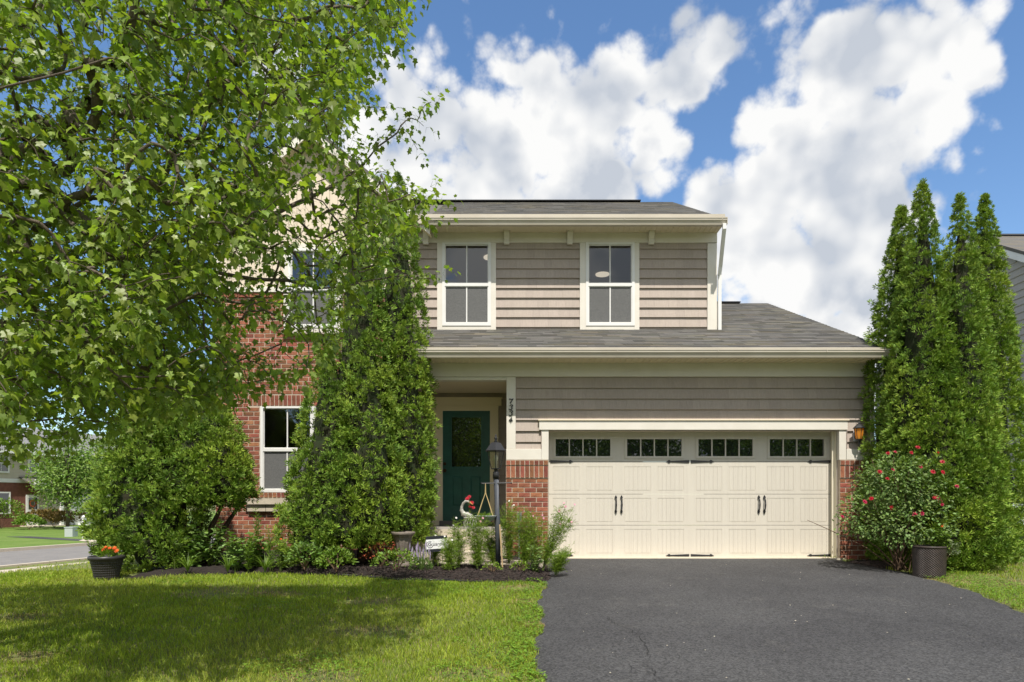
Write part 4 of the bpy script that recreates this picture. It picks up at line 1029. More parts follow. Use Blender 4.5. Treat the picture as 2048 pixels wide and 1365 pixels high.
# ------------------------------------------------------------------ arborvitae
def spray_template():
    V = []; F = []
    for an, L, w in ((0.33, 1.0, 0.27), (-0.42, 0.85, 0.25)):
        o = len(V); s, c = math.sin(an), math.cos(an); b = 0.12
        pts = [(0, b), (w/2, b+L*.55), (0, b+L), (-w/2, b+L*.55)]
        for (x, y) in pts: V.append((x*c+y*s*0.9, -x*s+y*c, 0.10*math.sin(y*2.2)-0.05*abs(an)))
        F += [(o, o+1, o+2), (o, o+2, o+3)]
    return np.array(V), np.array(F)
SP_V, SP_F = spray_template()
def arbor_crown(lobes, n, seed, size=(0.044, 0.082), skirt=None):
    """lobes: (cx, cy, z0, z1, rmax, profile power) cones with rounded shoulders"""
    rg = np.random.default_rng(seed); P_, F_, N_, S_ = [], [], [], []
    area = [l[4]*(l[3]-l[2]) for l in lobes]; tot = sum(area)
    def prof(l, h):
        h = np.clip(h, 0, 1); low = np.clip(h/0.16, 0, 1)**0.5
        return l[4]*(1-h**l[5])**0.85*(0.62+0.38*low)+0.02
    for li, l in enumerate(lobes):
        m = int(0.97*n*area[li]/tot); h = 1-np.sqrt(1-rg.random(m)*0.995) if l[5] < 1.2 else rg.random(m)**1.15
        th = rg.uniform(0, 2*np.pi, m); r0 = prof(l, h)
        lump = np.array([0.11*mnoise.noise((math.cos(a)*2.3+li*7+seed, math.sin(a)*2.3, z*(l[3]-l[2])*2.0))+0.46*(abs(mnoise.noise((math.cos(a)*4.2*l[4]/.55, math.sin(a)*4.2*l[4]/.55+li*3+seed, z*(l[3]-l[2])*5.0)))-0.20) for a, z in zip(th, h)])
        r = r0*(1.03+lump)-np.abs(rg.normal(0, 0.055, m))+0.015
        r = np.maximum(r, 0.005)
        z = l[2]+h*(l[3]-l[2])+rg.normal(0, .02, m)
        p = np.stack([l[0]+r*np.cos(th), l[1]+r*np.sin(th), z], -1)
        out = np.stack([np.cos(th), np.sin(th), np.full(m, 0.15)], -1)
        P_.append(p); N_.append(out); S_.append(np.clip(r0/0.34, 0.32, 1.0))
    p = np.concatenate(P_); out = np.concatenate(N_); k = len(p); rep = 16
    c = np.repeat(p, rep, 0); o = np.repeat(out, rep, 0); m = k*rep; tsc = np.repeat(np.concatenate(S_), rep); tr = np.repeat(rg.uniform(0.05, 0.115, k), rep)*tsc
    u = unit(o*0.75+np.array((0,0,0.40))+rg.normal(0, 0.62, (m, 3)))       # every tuft is a rounded bunch of sprays
    q = c+u*(tr*rg.uniform(0.15, 1.0, m))[:, None]
    fw = u*0.85+np.array((0,0,0.30))+rg.normal(0, 0.28, (m, 3)); nm = np.cross(u, np.array((0,0,1.0)))+rg.normal(0, 0.7, (m, 3))
    return scatter(SP_V, SP_F, q, frames(fw, nm), rg.uniform(*size, m)*(0.55+0.45*tsc))
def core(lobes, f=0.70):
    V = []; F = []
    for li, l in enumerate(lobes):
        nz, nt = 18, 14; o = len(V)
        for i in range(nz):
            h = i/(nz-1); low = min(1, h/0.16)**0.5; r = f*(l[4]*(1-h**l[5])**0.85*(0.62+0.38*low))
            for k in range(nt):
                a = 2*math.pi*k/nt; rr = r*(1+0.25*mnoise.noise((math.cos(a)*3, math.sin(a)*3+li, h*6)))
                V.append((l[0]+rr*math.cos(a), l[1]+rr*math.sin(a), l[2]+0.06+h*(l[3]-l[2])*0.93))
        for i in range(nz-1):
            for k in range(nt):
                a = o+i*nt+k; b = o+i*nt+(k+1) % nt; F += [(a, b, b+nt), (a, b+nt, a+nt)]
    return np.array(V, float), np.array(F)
def arborvitae(base, lobes, n, seed, label, size=(0.044, 0.082), group=None, stems=None):
    t = empty('arborvitae_tree', base); tag(t, label, 'tree', group); b = np.array(base)
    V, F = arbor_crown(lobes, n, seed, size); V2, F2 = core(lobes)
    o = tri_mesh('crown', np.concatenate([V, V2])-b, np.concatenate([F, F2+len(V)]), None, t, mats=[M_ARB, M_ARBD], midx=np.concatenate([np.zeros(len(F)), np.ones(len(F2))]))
    for st in (stems or [[(base[0], base[1], base[2]-0.05), (lobes[0][0], lobes[0][1], lobes[0][2]+0.5), (lobes[0][0], lobes[0][1], lobes[0][3]*0.8)]]):
        g = MB(); st = [Vector(s)-Vector(base) for s in st]; g.tube(st, list(np.linspace(0.075, 0.02, len(st))), 8); g.build('trunk', M_TRUNK, t, True)
    return t
def gbase(x, y): return (x, y, float(gz(x, y)))
# middle pair in front of the brick wing
ax, ay = X(700,10.2), 10.2; b = gbase(X(722,10.2), 10.2)
arborvitae(b, [(X(718,10.3),10.3,0.30,Z(357,10.3),0.56,2.0),(X(634,10.05),10.05,-0.02,2.0,0.55,1.9),(X(662,10.1),10.1,0.3,3.4,0.58,1.9),(X(735,10.0),10.0,0.32,3.6,0.50,2.0),(X(690,9.9),9.9,0.3,2.2,0.50,1.8)], 3000, 3,
           'broad dark green arborvitae before the brick wing, covering half its window', stems=[[b, (b[0], b[1], 0.5), (b[0], b[1]+.05, 3)], [(b[0]+.09, b[1]+.05, b[2]), (b[0]+.12, b[1]+.05, .6), (b[0]+.05, b[1]+.05, 2.5)]])
bx, by = X(800,10.75), 10.75
arborvitae(gbase(bx, by), [(X(797,10.75),by,0.30,Z(352,10.75),0.48,2.6),(X(815,10.5),10.5,0.3,4.2,0.36,2.6)], 1900, 5, 'tall arborvitae beside the porch, behind the broader one')
# the wide bush on the left corner of the house
lx, ly = X(335,10.1), 10.15
arborvitae(gbase(lx, ly), [(X(300,10.1),10.1,0.12,2.75,0.72,2.6),(X(400,10.25),10.25,0.85,2.7,0.74,2.4),(X(350,10.4),10.4,1.2,3.3,0.75,2.2),(X(258,10.0),10.0,0.3,2.1,0.36,2.0),(X(430,10.1),10.1,0.95,2.3,0.44,2.4),(X(310,9.8),9.8,-.05,1.3,0.42,1.6)], 3300, 8,
           'wide bushy arborvitae at the brick corner, bare stems showing on one side', size=(0.046, 0.084),
           stems=[[(lx+.35, ly+.1, -.1), (lx+.42, ly+.1, .6), (lx+.6, ly+.12, 1.5)], [(lx+.45, ly, -.1), (lx+.62, ly, .5), (lx+.92, ly+.05, 1.2)], [(lx+.3, ly-.05, -.1), (lx+.2, ly, .7), (lx+.2, ly, 1.8)], [(lx+.5, ly+.1, -.1), (lx+.72, ly+.15, .45), (lx+1.1, ly+.1, 1.0)]])
# the row at the right end of the garage
RTREES = [(1803,10.8,417,0.56,1.35,'slim arborvitae peeping out behind the tallest one beside the garage'),
          (1845,10.2,367,0.56,1.15,'tallest arborvitae, right against the garage corner behind the rose bush'),
          (1921,10.0,396,0.49,1.12,'arborvitae second from the garage, in the middle of the row'),
          (1970,10.75,394,0.52,1.12,'outermost arborvitae of the row, next to the neighbouring grey wall')]
for i, (px, Y, py, r, pw, lb) in enumerate(RTREES):
    x = X(px, Y); zt = Z(py, Y); lob = [(x, Y, -0.02, zt, r, pw+0.55)]
    if i == 1: lob.append((x+0.1, Y-0.25, 0.0, 3.4, 0.55, 1.9))
    if i == 2: lob.append((x+0.06, Y-0.1, 0.0, 2.6, 0.50, 1.7))
    arborvitae(gbase(x, Y), lob, 2600 if i == 1 else 2100, 20+i, lb, group='arborvitae row beside the garage')

# ------------------------------------------------------------------ grass
BARE = [(ground_hit(px, py), r) for px, py, r in ((32,1237,.22),(456,1186,.45),(736,1205,.25),(757,1267,.28),(1047,1178,.28),(628,1358,.22),(935,1352,.2),(43,1317,.18),(1060,1205,.16),(560,1190,.2),(1075,1250,.12))]
RB = [((X(1945,8.9),8.9),.5),((X(2000,8.6),8.6),.35),((X(1890,9.1),9.1),.25)]
def drive_mask(x, y): return (x > drv_left(y)+0.012) & (x < drv_right(y)+0.005) & (y < 11.0)
def blades(n, box, test, hmin, hmax, w0, seed, bare):
    rg = np.random.default_rng(seed); x = rg.uniform(box[0], box[1], n*2); y = rg.uniform(box[2], box[3], n*2)
    ok = test(x, y) & (rg.random(n*2) < np.minimum(1, (4.5/np.maximum(y, .5))**1.0)+0.0)
    for (c, r) in bare:
        d = np.hypot((x-c[0])/1.6, y-c[1])/r; ok &= ~((d < 1) & (rg.random(n*2) > 0.12+0.6*d**3))
    x, y = x[ok][:n], y[ok][:n]; k = len(x)
    clump = 0.5+0.5*np.sin(x*5.1+np.sin(y*4.3)*1.7)*np.sin(y*6.3+np.sin(x*3.7))
    h = rg.uniform(hmin, hmax, k)*(0.75+0.5*clump); wsc = w0*np.maximum(1, y/6.0)*rg.uniform(.7, 1.3, k)
    a = rg.uniform(0, 6.28, k); lean = rg.uniform(0.1, 0.9, k)*h; dx, dy = np.cos(a)*lean, np.sin(a)*lean
    b = rg.uniform(0, 6.28, k); wx, wy = np.cos(b)*wsc/2, np.sin(b)*wsc/2; z = gz(x, y)-0.004
    V = np.empty((k, 5, 3)); V[:, 0] = np.stack([x-wx, y-wy, z], -1); V[:, 1] = np.stack([x+wx, y+wy, z], -1)
    V[:, 2] = np.stack([x+dx*.35-wx*.8, y+dy*.35-wy*.8, z+h*.55], -1); V[:, 3] = np.stack([x+dx*.35+wx*.8, y+dy*.35+wy*.8, z+h*.55], -1)
    V[:, 4] = np.stack([x+dx, y+dy, z+h*np.sqrt(np.maximum(0.15, 1-(lean/h)**2*0.6))], -1)
    TF = np.array([(0,1,3),(0,3,2),(2,3,4)]); F = TF[None]+(np.arange(k)*5)[:, None, None]
    return V.reshape(-1, 3), F.reshape(-1, 3)
def lawn_test(x, y): return (~drive_mask(x, y)) & (~in_bed(x, y-0.03)) & (x > -0.80*y-1.6) & (x < 0.62)
parts = [blades(190000, (-9.5, 0.7, 3.3, 9.9), lawn_test, 0.03, 0.065, 0.0052, 1, BARE),
         blades(28000, (-17.5, -4.5, 9.0, 22.0), lambda x, y: (~in_bed(x, y-.03)) & (x < -5.2-0.0*y) & (x > -0.80*y-1.6) & (-(0.957*x-0.29*y) < 17.7), 0.035, 0.07, 0.0055, 2, []),
         blades(9000, (-20, -5, 9.0, 24.0), lambda x, y: (x > -0.80*y-1.6) & (-(0.957*x-0.29*y) > 18.7) & (-(0.957*x-0.29*y) < 19.73), 0.04, 0.08, 0.006, 3, [])]
tuft = lambda x, y: lawn_test(x, y) & (np.sin(x*7.3+2*np.sin(y*3.1))*np.sin(y*8.9+1.5*np.sin(x*4.7)) > 0.80)
parts.append(blades(9000, (-9.5, 0.7, 3.3, 9.3), tuft, 0.07, 0.13, 0.0065, 14, []))
V, F = join_tris(parts); tag(structure(tri_mesh('lawn_grass', V, F, M_GRASS), 'stuff'), 'sunlit mown front lawn dappled with maple shade', 'grass')
V, F = join_tris([blades(38000, (5.2, 11.5, 5.4, 13.5), lambda x, y: (~drive_mask(x, y)) & (x > 5) & (((x-pc[0])/.6)**2+((y-pc[1])/.5)**2 > 1), 0.035, 0.075, 0.0055, 4, RB)])
tag(structure(tri_mesh('side_grass', V, F, M_GRASS), 'stuff'), 'strip of grass between the driveway and the neighbouring house', 'grass')
V, F = join_tris([blades(9000, (-9.5, 0.7, 3.3, 9.9), lawn_test, 0.02, 0.05, 0.005, 9, []), blades(5000, (5.2, 10.5, 5.4, 10.5), lambda x, y: (~drive_mask(x, y)) & (x > 5), 0.02, 0.05, 0.005, 10, [])]
                 +[blades(900, (c[0]-r*1.5, c[0]+r*1.5, c[1]-r, c[1]+r), lambda x, y: ~drive_mask(x, y), 0.008, 0.03, 0.005, 30+i, []) for i, (c, r) in enumerate(BARE+RB)])
structure(tri_mesh('dead_grass', V, F, M_STRAW), 'stuff')
def clover(n, test, box, seed, s=(0.010, 0.020)):
    rg = np.random.default_rng(seed); x = rg.uniform(box[0], box[1], n); y = rg.uniform(box[2], box[3], n); ok = test(x, y); x, y = x[ok], y[ok]; k = len(x)
    p = np.repeat(np.stack([x, y, gz(x, y)+rg.uniform(0.02, 0.05, k)], -1), 3, 0); a = np.repeat(rg.uniform(0, 6.28, k), 3)+np.tile(np.arange(3)*2.094, k)
    fw = np.stack([np.cos(a), np.sin(a), rg.normal(.1, .2, 3*k)], -1); up = np.stack([rg.normal(0, .2, 3*k), rg.normal(0, .2, 3*k), np.ones(3*k)], -1)
    return scatter(DI_V*np.array((0.85, 1, 1)), DI_F, p, frames(fw, up), np.repeat(rg.uniform(*s, k), 3))
def nearpatch(x, y, cs): return np.any([np.hypot((x-c[0])/1.5, y-c[1]) < r*(0.6+0.4*np.sin(x*9)*np.sin(y*8)) for c, r in cs], 0)
CP = [(ground_hit(px, py), r) for px, py, r in ((560,1212,.5),(1000,1350,.55),(1040,1300,.5),(1060,1240,.35),(640,1340,.5),(940,1185,.7),(840,1170,.5),(1010,1172,.3),(380,1165,.4),(1050,1270,.4))]
V, F = join_tris([clover(30000, lambda x, y: lawn_test(x, y) & nearpatch(x, y, CP), (-6, 0.6, 3.8, 9.5), 5), clover(14000, lambda x, y: (~drive_mask(x, y)) & (x-drv_right(y) < 0.9), (5.1, 7.4, 5.4, 9.6), 6),
                  clover(3000, lambda x, y: (~drive_mask(x, y)) & (drv_left(y)-x < 0.22) & (y < 8.9), (-.2, .6, 3.6, 9), 7, (0.014, 0.026))])
structure(tri_mesh('clover', V, F, M_CLOVER), 'stuff')

# ------------------------------------------------------------------ bed plants
def plant_root(name, x, y, label, cat='plant', group=None, z=None):
    zz = float(gz(x, y))+0.05 if z is None else z
    t = empty(name, (x, y, zz)); tag(t, label, cat, group); return t, np.array((x, y, zz))
def stems_mesh(paths, r, t, m=M_STEM, name='stems', n=4):
    g = MB()
    for pth in paths: g.tube(pth, list(np.linspace(r, r*0.35, len(pth))), n, False)
    return g.build(name, m, t)
def leafy(name, x, y, h, spread, nst, label, m=M_LEAFA, lsize=(0.05, 0.10), tmpl=(OV_V, OV_F), per=14, cat='plant', group=None, droop=0.5, z=None, width=1.0, wilt=0.0, stem_m=None, start=0.15):
    t, o = plant_root(name, x, y, label, cat, group, z); paths = []; lp, lf, ln = [], [], []
    for i in range(nst):
        a = RNG.uniform(0, 6.28); r = spread*math.sqrt(RNG.random()); hh = h*RNG.uniform(0.72, 1.0)*(1-0.25*(r/spread)); q = []
        for k in range(6):
            f = k/5; q.append(np.array((math.cos(a)*r*(0.25+0.75*f**1.2), math.sin(a)*r*(0.25+0.75*f**1.2), hh*f-0.02))+RNG.normal(0, 0.012, 3)*f)
        paths.append(q); q = np.array(q)
        for k in range(per):
            f = start+(1-start)*k/(per-1); c = np.array([np.interp(f*5, range(6), q[:, d]) for d in range(3)]); an = k*2.4+RNG.uniform(-.4, .4)
            out = np.array((math.cos(an), math.sin(an), RNG.uniform(0.0, 0.9)-droop*0.5)); lp.append(c); lf.append(out); ln.append(np.array((0,0,1.0))+RNG.normal(0, .35, 3))
    stems_mesh(paths, 0.006, t, stem_m or M_STEM)
    V, F = scatter(tmpl[0]*np.array((width, 1, 1)), tmpl[1], np.array(lp), frames(np.array(lf), np.array(ln)), RNG.uniform(*lsize, len(lp)))
    tri_mesh('leaves', V, F, m, t); return t, paths
def shrub(name, x, y, h, r, n, label, m=M_LEAFB, lsize=(0.03, 0.05), cat='shrub', z=None, group=None):
    t, o = plant_root(name, x, y, label, cat, group, z); paths = []
    d = rnd_unit(n); d[:, 2] = np.abs(d[:, 2])*1.0-0.1; rr = RNG.uniform(0.6, 1.0, n)**0.5
    lum = np.array([1+0.25*mnoise.noise(tuple(v*2.5+x)) for v in d])
    p = d*(rr*lum)[:, None]*np.array((r, r, h*0.62))+np.array((0,0,h*0.40)); p[:, 2] = np.maximum(p[:, 2], 0.01)
    fw = d+RNG.normal(0, .5, (n, 3))+np.array((0,0,.2)); nm = d*0.5+np.array((0,0,.8))+RNG.normal(0, .5, (n, 3))
    V, F = scatter(OV_V, OV_F, p, frames(fw, nm), RNG.uniform(*lsize, n)); tri_mesh('leaves', V, F, m, t)
    for i in range(9):
        a = RNG.uniform(0, 6.28); q = r*RNG.uniform(.3, .8); paths.append([np.array((0,0,0.0)), np.array((math.cos(a)*q*.5, math.sin(a)*q*.5, h*.35)), np.array((math.cos(a)*q, math.sin(a)*q, h*.75))])
    stems_mesh(paths, 0.008, t, M_TWIG, 'twigs'); return t
FL_V = np.array([(0,0,0)]+[(math.cos(a)*rr, math.sin(a)*rr, 0.10*(rr > .7)) for a, rr in [(k*math.pi/8, 1.0 if k % 2 == 0 else 0.55) for k in range(16)]])
FL_F = np.array([(0, 1+k, 1+(k+1) % 16) for k in range(16)])
def blooms(t, pts, size, m, name='flower', nrm=None, layers=1):
    for p in pts:
        vv = []; 
        for l in range(layers):
            d = np.array((RNG.normal(0, .35), -0.8+RNG.normal(0, .3), 0.6+RNG.normal(0, .3))) if nrm is None else np.array(nrm)+RNG.normal(0, .2, 3)
            s = size*RNG.uniform(.8, 1.15)*(1-0.28*l); V, F = scatter(FL_V*np.array((1,1,1+l*1.5)), FL_F, np.array([np.array(p)+unit(d[None])[0]*0.008*l]), frames(np.cross(d[None], rnd_unit(1)), d[None]), np.array([s])); vv.append((V, F))
        V, F = join_tris(vv); tri_mesh(name, V, F, m, t)
bb = lambda px, Y: (X(px, Y), Y)
# tall leafy perennials in the left bed
for px, Y, h, sp, ns, lb in ((385,9.75,0.62,0.22,12,'dark leafy perennial nearest the wide bush, at the end of the bed'), (428,9.9,0.80,0.28,16,'tallest leafy perennial before the shaded brick base'), (470,9.6,0.58,0.25,14,'low broad-leaved perennial in the middle of the bed'), (510,9.85,0.62,0.24,14,'leafy perennial left of the tall feathery spikes')):
    leafy('perennial_plant', *bb(px, Y), h, sp, ns, lb, M_LEAFA, (0.07, 0.13), per=16, group='leafy perennials in the bed', width=1.1)
for px, Y, h, ns, lb in ((352,9.55,0.78,2,'single bottlebrush spike plant at the far end of the bed'), (512,9.75,0.98,4,'tall narrow-leaved spikes below the stone ledge'), (541,9.6,0.92,3,'narrow-leaved spikes beside the broad arborvitae'), (495,9.55,0.62,3,'short narrow-leaved spike plant among the perennials'), (420,10.15,1.0,3,'thin spikes rising behind the tallest perennial')):
    leafy('spike_plant', *bb(px, Y), h, 0.10, ns, lb, M_LEAFB, (0.06, 0.10), (DI_V*np.array((.16,1,1)), DI_F), per=70, group='narrow-leaved spike plants', droop=-0.2, start=0.05)
for px, Y, lb in ((375,9.35,'strappy grass-leaved clump beside the flower pot'), (530,9.35,'strappy grass-leaved clump under the tall spikes'), (455,9.35,'strappy grass-leaved clump at the lawn edge')):
    t, o = plant_root('strap_leaf_plant', *bb(px, Y), lb, 'plant', 'strap-leaved clumps'); n = 46; a = RNG.uniform(0, 6.28, n); V = []; F = []
    for k in range(n):
        L = RNG.uniform(.25, .42); dx, dy = math.cos(a[k]), math.sin(a[k]); sx, sy = -dy*.007, dx*.007; o2 = len(V); bend = RNG.uniform(.3, .8)
        for j in range(5):
            f = j/4; r = L*bend*f**1.4; z = L*(f-0.62*bend*f*f); w = 1-f*0.95
            V += [(dx*r-sx*w, dy*r-sy*w, z), (dx*r+sx*w, dy*r+sy*w, z)]
            if j: i = o2+2*j; F += [(i-2, i-1, i+1), (i-2, i+1, i)]
    tri_mesh('leaves', np.array(V), np.array(F), M_LEAFB, t)
t, pth = leafy('lily_plant', *bb(562,9.6), 0.55, 0.12, 7, 'rust orange flowering plant at the foot of the broad arborvitae', M_LEAFB, (0.06,0.11), (DI_V*np.array((.2,1,1)), DI_F), per=18)
blooms(t, [p[-1] for p in pth[:3]], 0.022, M_ORANGE)
shrub('dwarf_shrub', *bb(672,9.35), 0.36, 0.25, 420, 'small bright round shrub under the broad arborvitae', M_LEAFB, (0.035, 0.06))
shrub('dwarf_shrub', *bb(790,9.3), 0.34, 0.32, 520, 'low spreading shrub in front of the stone urn', M_LEAFB, (0.03, 0.055))
shrub('dwarf_shrub', *bb(610,9.5), 0.42, 0.26, 420, 'green shrub tucked beside the spikes and the broad arborvitae', M_LEAFA, (0.04, 0.07))
shrub('barberry_shrub', *bb(762,9.75), 0.42, 0.28, 420, 'rust red twiggy shrub behind the low spreading one', M_RUST, (0.02, 0.035))
# lavender
t, o = plant_root('lavender_plant', *bb(842,9.45), 'grey-green lavender with pale spikes beside the yard sign', 'plant'); ps = []
for i in range(46):
    a = RNG.uniform(0, 6.28); r = RNG.uniform(.02, .17); h = RNG.uniform(.25, .44); ps.append([np.array((0,0,0.0)), np.array((math.cos(a)*r*.6, math.sin(a)*r*.6, h*.55)), np.array((math.cos(a)*r, math.sin(a)*r, h))])
stems_mesh(ps, 0.003, t, M_LEAFA); g = MB()
for p in ps[:34]: g.tube([p[-1]-np.array((0,0,.10)), p[-1]-np.array((0,0,.05)), p[-1]+np.array((0,0,.01))], [.004,.008,.002], 5)
g.build('flower_spikes', M_LILAC, t)['kind'] = 'stuff'
n = 500; d = rnd_unit(n); d[:, 2] = np.abs(d[:, 2]); V, F = scatter(DI_V*np.array((.16,1,1)), DI_F, d*np.array((.15,.13,.17)), frames(d+np.array((0,0,.9)), rnd_unit(n)), RNG.uniform(.03,.06,n)); tri_mesh('leaves', V, F, M_LEAFA, t)
# cosmos: threads of leaf on tall thin stems
def cosmos(px, Y, h, sp, ns, label, nfl, lean=(0,0)):
    t, o = plant_root('cosmos_plant', *bb(px, Y), label, 'plant', 'ferny cosmos plants'); ps = []; lp, lf = [], []
    for i in range(ns):
        a = RNG.uniform(0, 6.28); r = sp*math.sqrt(RNG.random()); hh = h*RNG.uniform(.65, 1); q = [np.array(((math.cos(a)*r+lean[0])*f**1.3, (math.sin(a)*r*.7+lean[1])*f**1.3, hh*f))+RNG.normal(0, .008, 3) for f in np.linspace(0, 1, 6)]
        ps.append(q); qa = np.array(q)
        for k in range(24):
            f = RNG.uniform(.12, .95); c = np.array([np.interp(f*5, range(6), qa[:, d]) for d in range(3)]); a2 = RNG.uniform(0, 6.28); ax = np.array((math.cos(a2), math.sin(a2), RNG.uniform(.1, .7))); L = RNG.uniform(.05, .12)
            for j in range(9):
                s = c+ax*L*j/8; dd = ax+RNG.normal(0, .75, 3); lp.append(s); lf.append(dd)
    stems_mesh(ps, 0.0045, t, M_STEM, n=3); k = len(lp)
    V, F = scatter(DI_V*np.array((.13,1,1)), DI_F, np.array(lp), frames(np.array(lf), rnd_unit(k)), RNG.uniform(.025, .055, k)); tri_mesh('leaves', V, F, M_FERNY, t)
    if nfl: blooms(t, [p[-1]+np.array((0,0,.012)) for p in ps[:nfl]], 0.020, M_PINK if nfl != 3 else M_WPETAL)
    return t
cosmos(898,9.35,0.50,0.14,14,'ferny cosmos in front of the yard sign',3)
cosmos(918,9.6,0.78,0.14,14,'thin-stemmed cosmos between the sign and the lamp post',3)
cosmos(955,9.5,0.86,0.20,24,'ferny cosmos left of the lamp post',2)
cosmos(1018,9.9,1.02,0.20,22,'ferny cosmos against the left brick pier',3)
cosmos(1050,9.65,0.95,0.24,26,'bushy cosmos right of the lamp post',0)
cosmos(1086,9.5,1.02,0.24,22,'cosmos leaning over the driveway with pink seed heads',8,(0.30,-0.05))
cosmos(1112,9.15,0.40,0.16,14,'small cosmos spilling onto the driveway edge',0,(0.06,-0.05))
t, pth = leafy('rose_shrub', *bb(1066,9.25), 0.55, 0.20, 10, 'dark broad-leaved shrub at the driveway end of the bed', M_ROSELEAF, (0.04, 0.075), per=16)
for i, (px, Y) in enumerate(((985,9.25),(1040,9.3))):
    shrub('seedling_clump', *bb(px, Y), 0.16, 0.14, 120, ('tiny green seedling clump at the foot of the lamp post', 'tiny green seedling clump beside the wooden stake')[i], M_FERNY, (0.02, 0.04), 'plant')

cosmos(868,9.75,0.55,0.12,12,'low ferny cosmos behind the yard sign',3)
cosmos(985,9.95,0.72,0.16,14,'ferny cosmos behind the lamp post at the walk',2)
cosmos(1070,9.85,0.85,0.18,16,'cosmos against the driveway end of the left brick pier',4)
# rose bush with red blooms on the right
rx, ry = X(1800, 9.75), 9.75
def rose_bush():
    t, o = plant_root('rose_bush', rx, ry, 'rose bush with red and pink blooms in front of the arborvitae', 'bush', None, float(gz(rx, ry))+0.02)
    blobs = [(0.0,0.0,1.15,.50,.42),(-.45,-.05,.85,.46,.36),(.40,.0,1.20,.46,.42),(-.1,-.1,1.45,.40,.28),(.15,-.25,.75,.46,.34),(-.72,-.02,.72,.24,.24),(.38,-.1,1.5,.28,.22),(-.2,-.25,.62,.36,.26),(.0,.2,1.3,.55,.4)]
    lp, lf, ln = [], [], []; W = np.array([b[3]**2*b[4] for b in blobs]); W /= W.sum()
    for i in range(6800):
        b = blobs[RNG.choice(len(blobs), p=W)]; d = rnd_unit(1)[0]; r = RNG.uniform(.45, 1.12)**.6; p = np.array(b[:3])+d*r*np.array((b[3], b[3], b[4]))
        lp.append(p); lf.append(d+np.array((0,0,-.1))+RNG.normal(0, .5, 3)); ln.append(np.array((0,-.25,1.0))+d*.4+RNG.normal(0, .4, 3))
    V, F = scatter(OV_V*np.array((1.2,1,1)), OV_F, np.array(lp), frames(np.array(lf), np.array(ln)), RNG.uniform(.035, .062, len(lp))); tri_mesh('leaves', V, F, M_ROSELEAF, t)
    ps = []
    for b in blobs:
        for k in range(3): e = np.array(b[:3])+RNG.normal(0, .18, 3); s = np.array((RNG.normal(0, .05), RNG.normal(0, .04), 0)); ps.append([s, s+(e-s)*np.array((.35,.35,.45)), s+(e-s)*np.array((.75,.75,.8)), e])
    stems_mesh(ps, 0.011, t, M_TWIG, 'canes', 5)
    pts = [(1776,907,0),(1790,905,1),(1760,944,0),(1786,940,1),(1775,958,0),(1841,935,1),(1866,944,0),(1885,924,0),(1886,945,0),(1914,973,1),(1869,996,0),(1876,996,1),(1881,1004,0),(1884,1010,1),(1830,1029,1),(1844,1027,1),(1783,1016,0),(1730,1004,1),(1743,998,0),(1685,1034,1),(1823,906,0),(1836,895,0),(1876,907,0),(1880,1003,0)]
    for px, py, c in pts:
        v = np.array(P(px, py, 9.75-0.42))-o
        blooms(t, [v], 0.040, M_CRIMSON if c else M_RED, layers=3)
rose_bush()
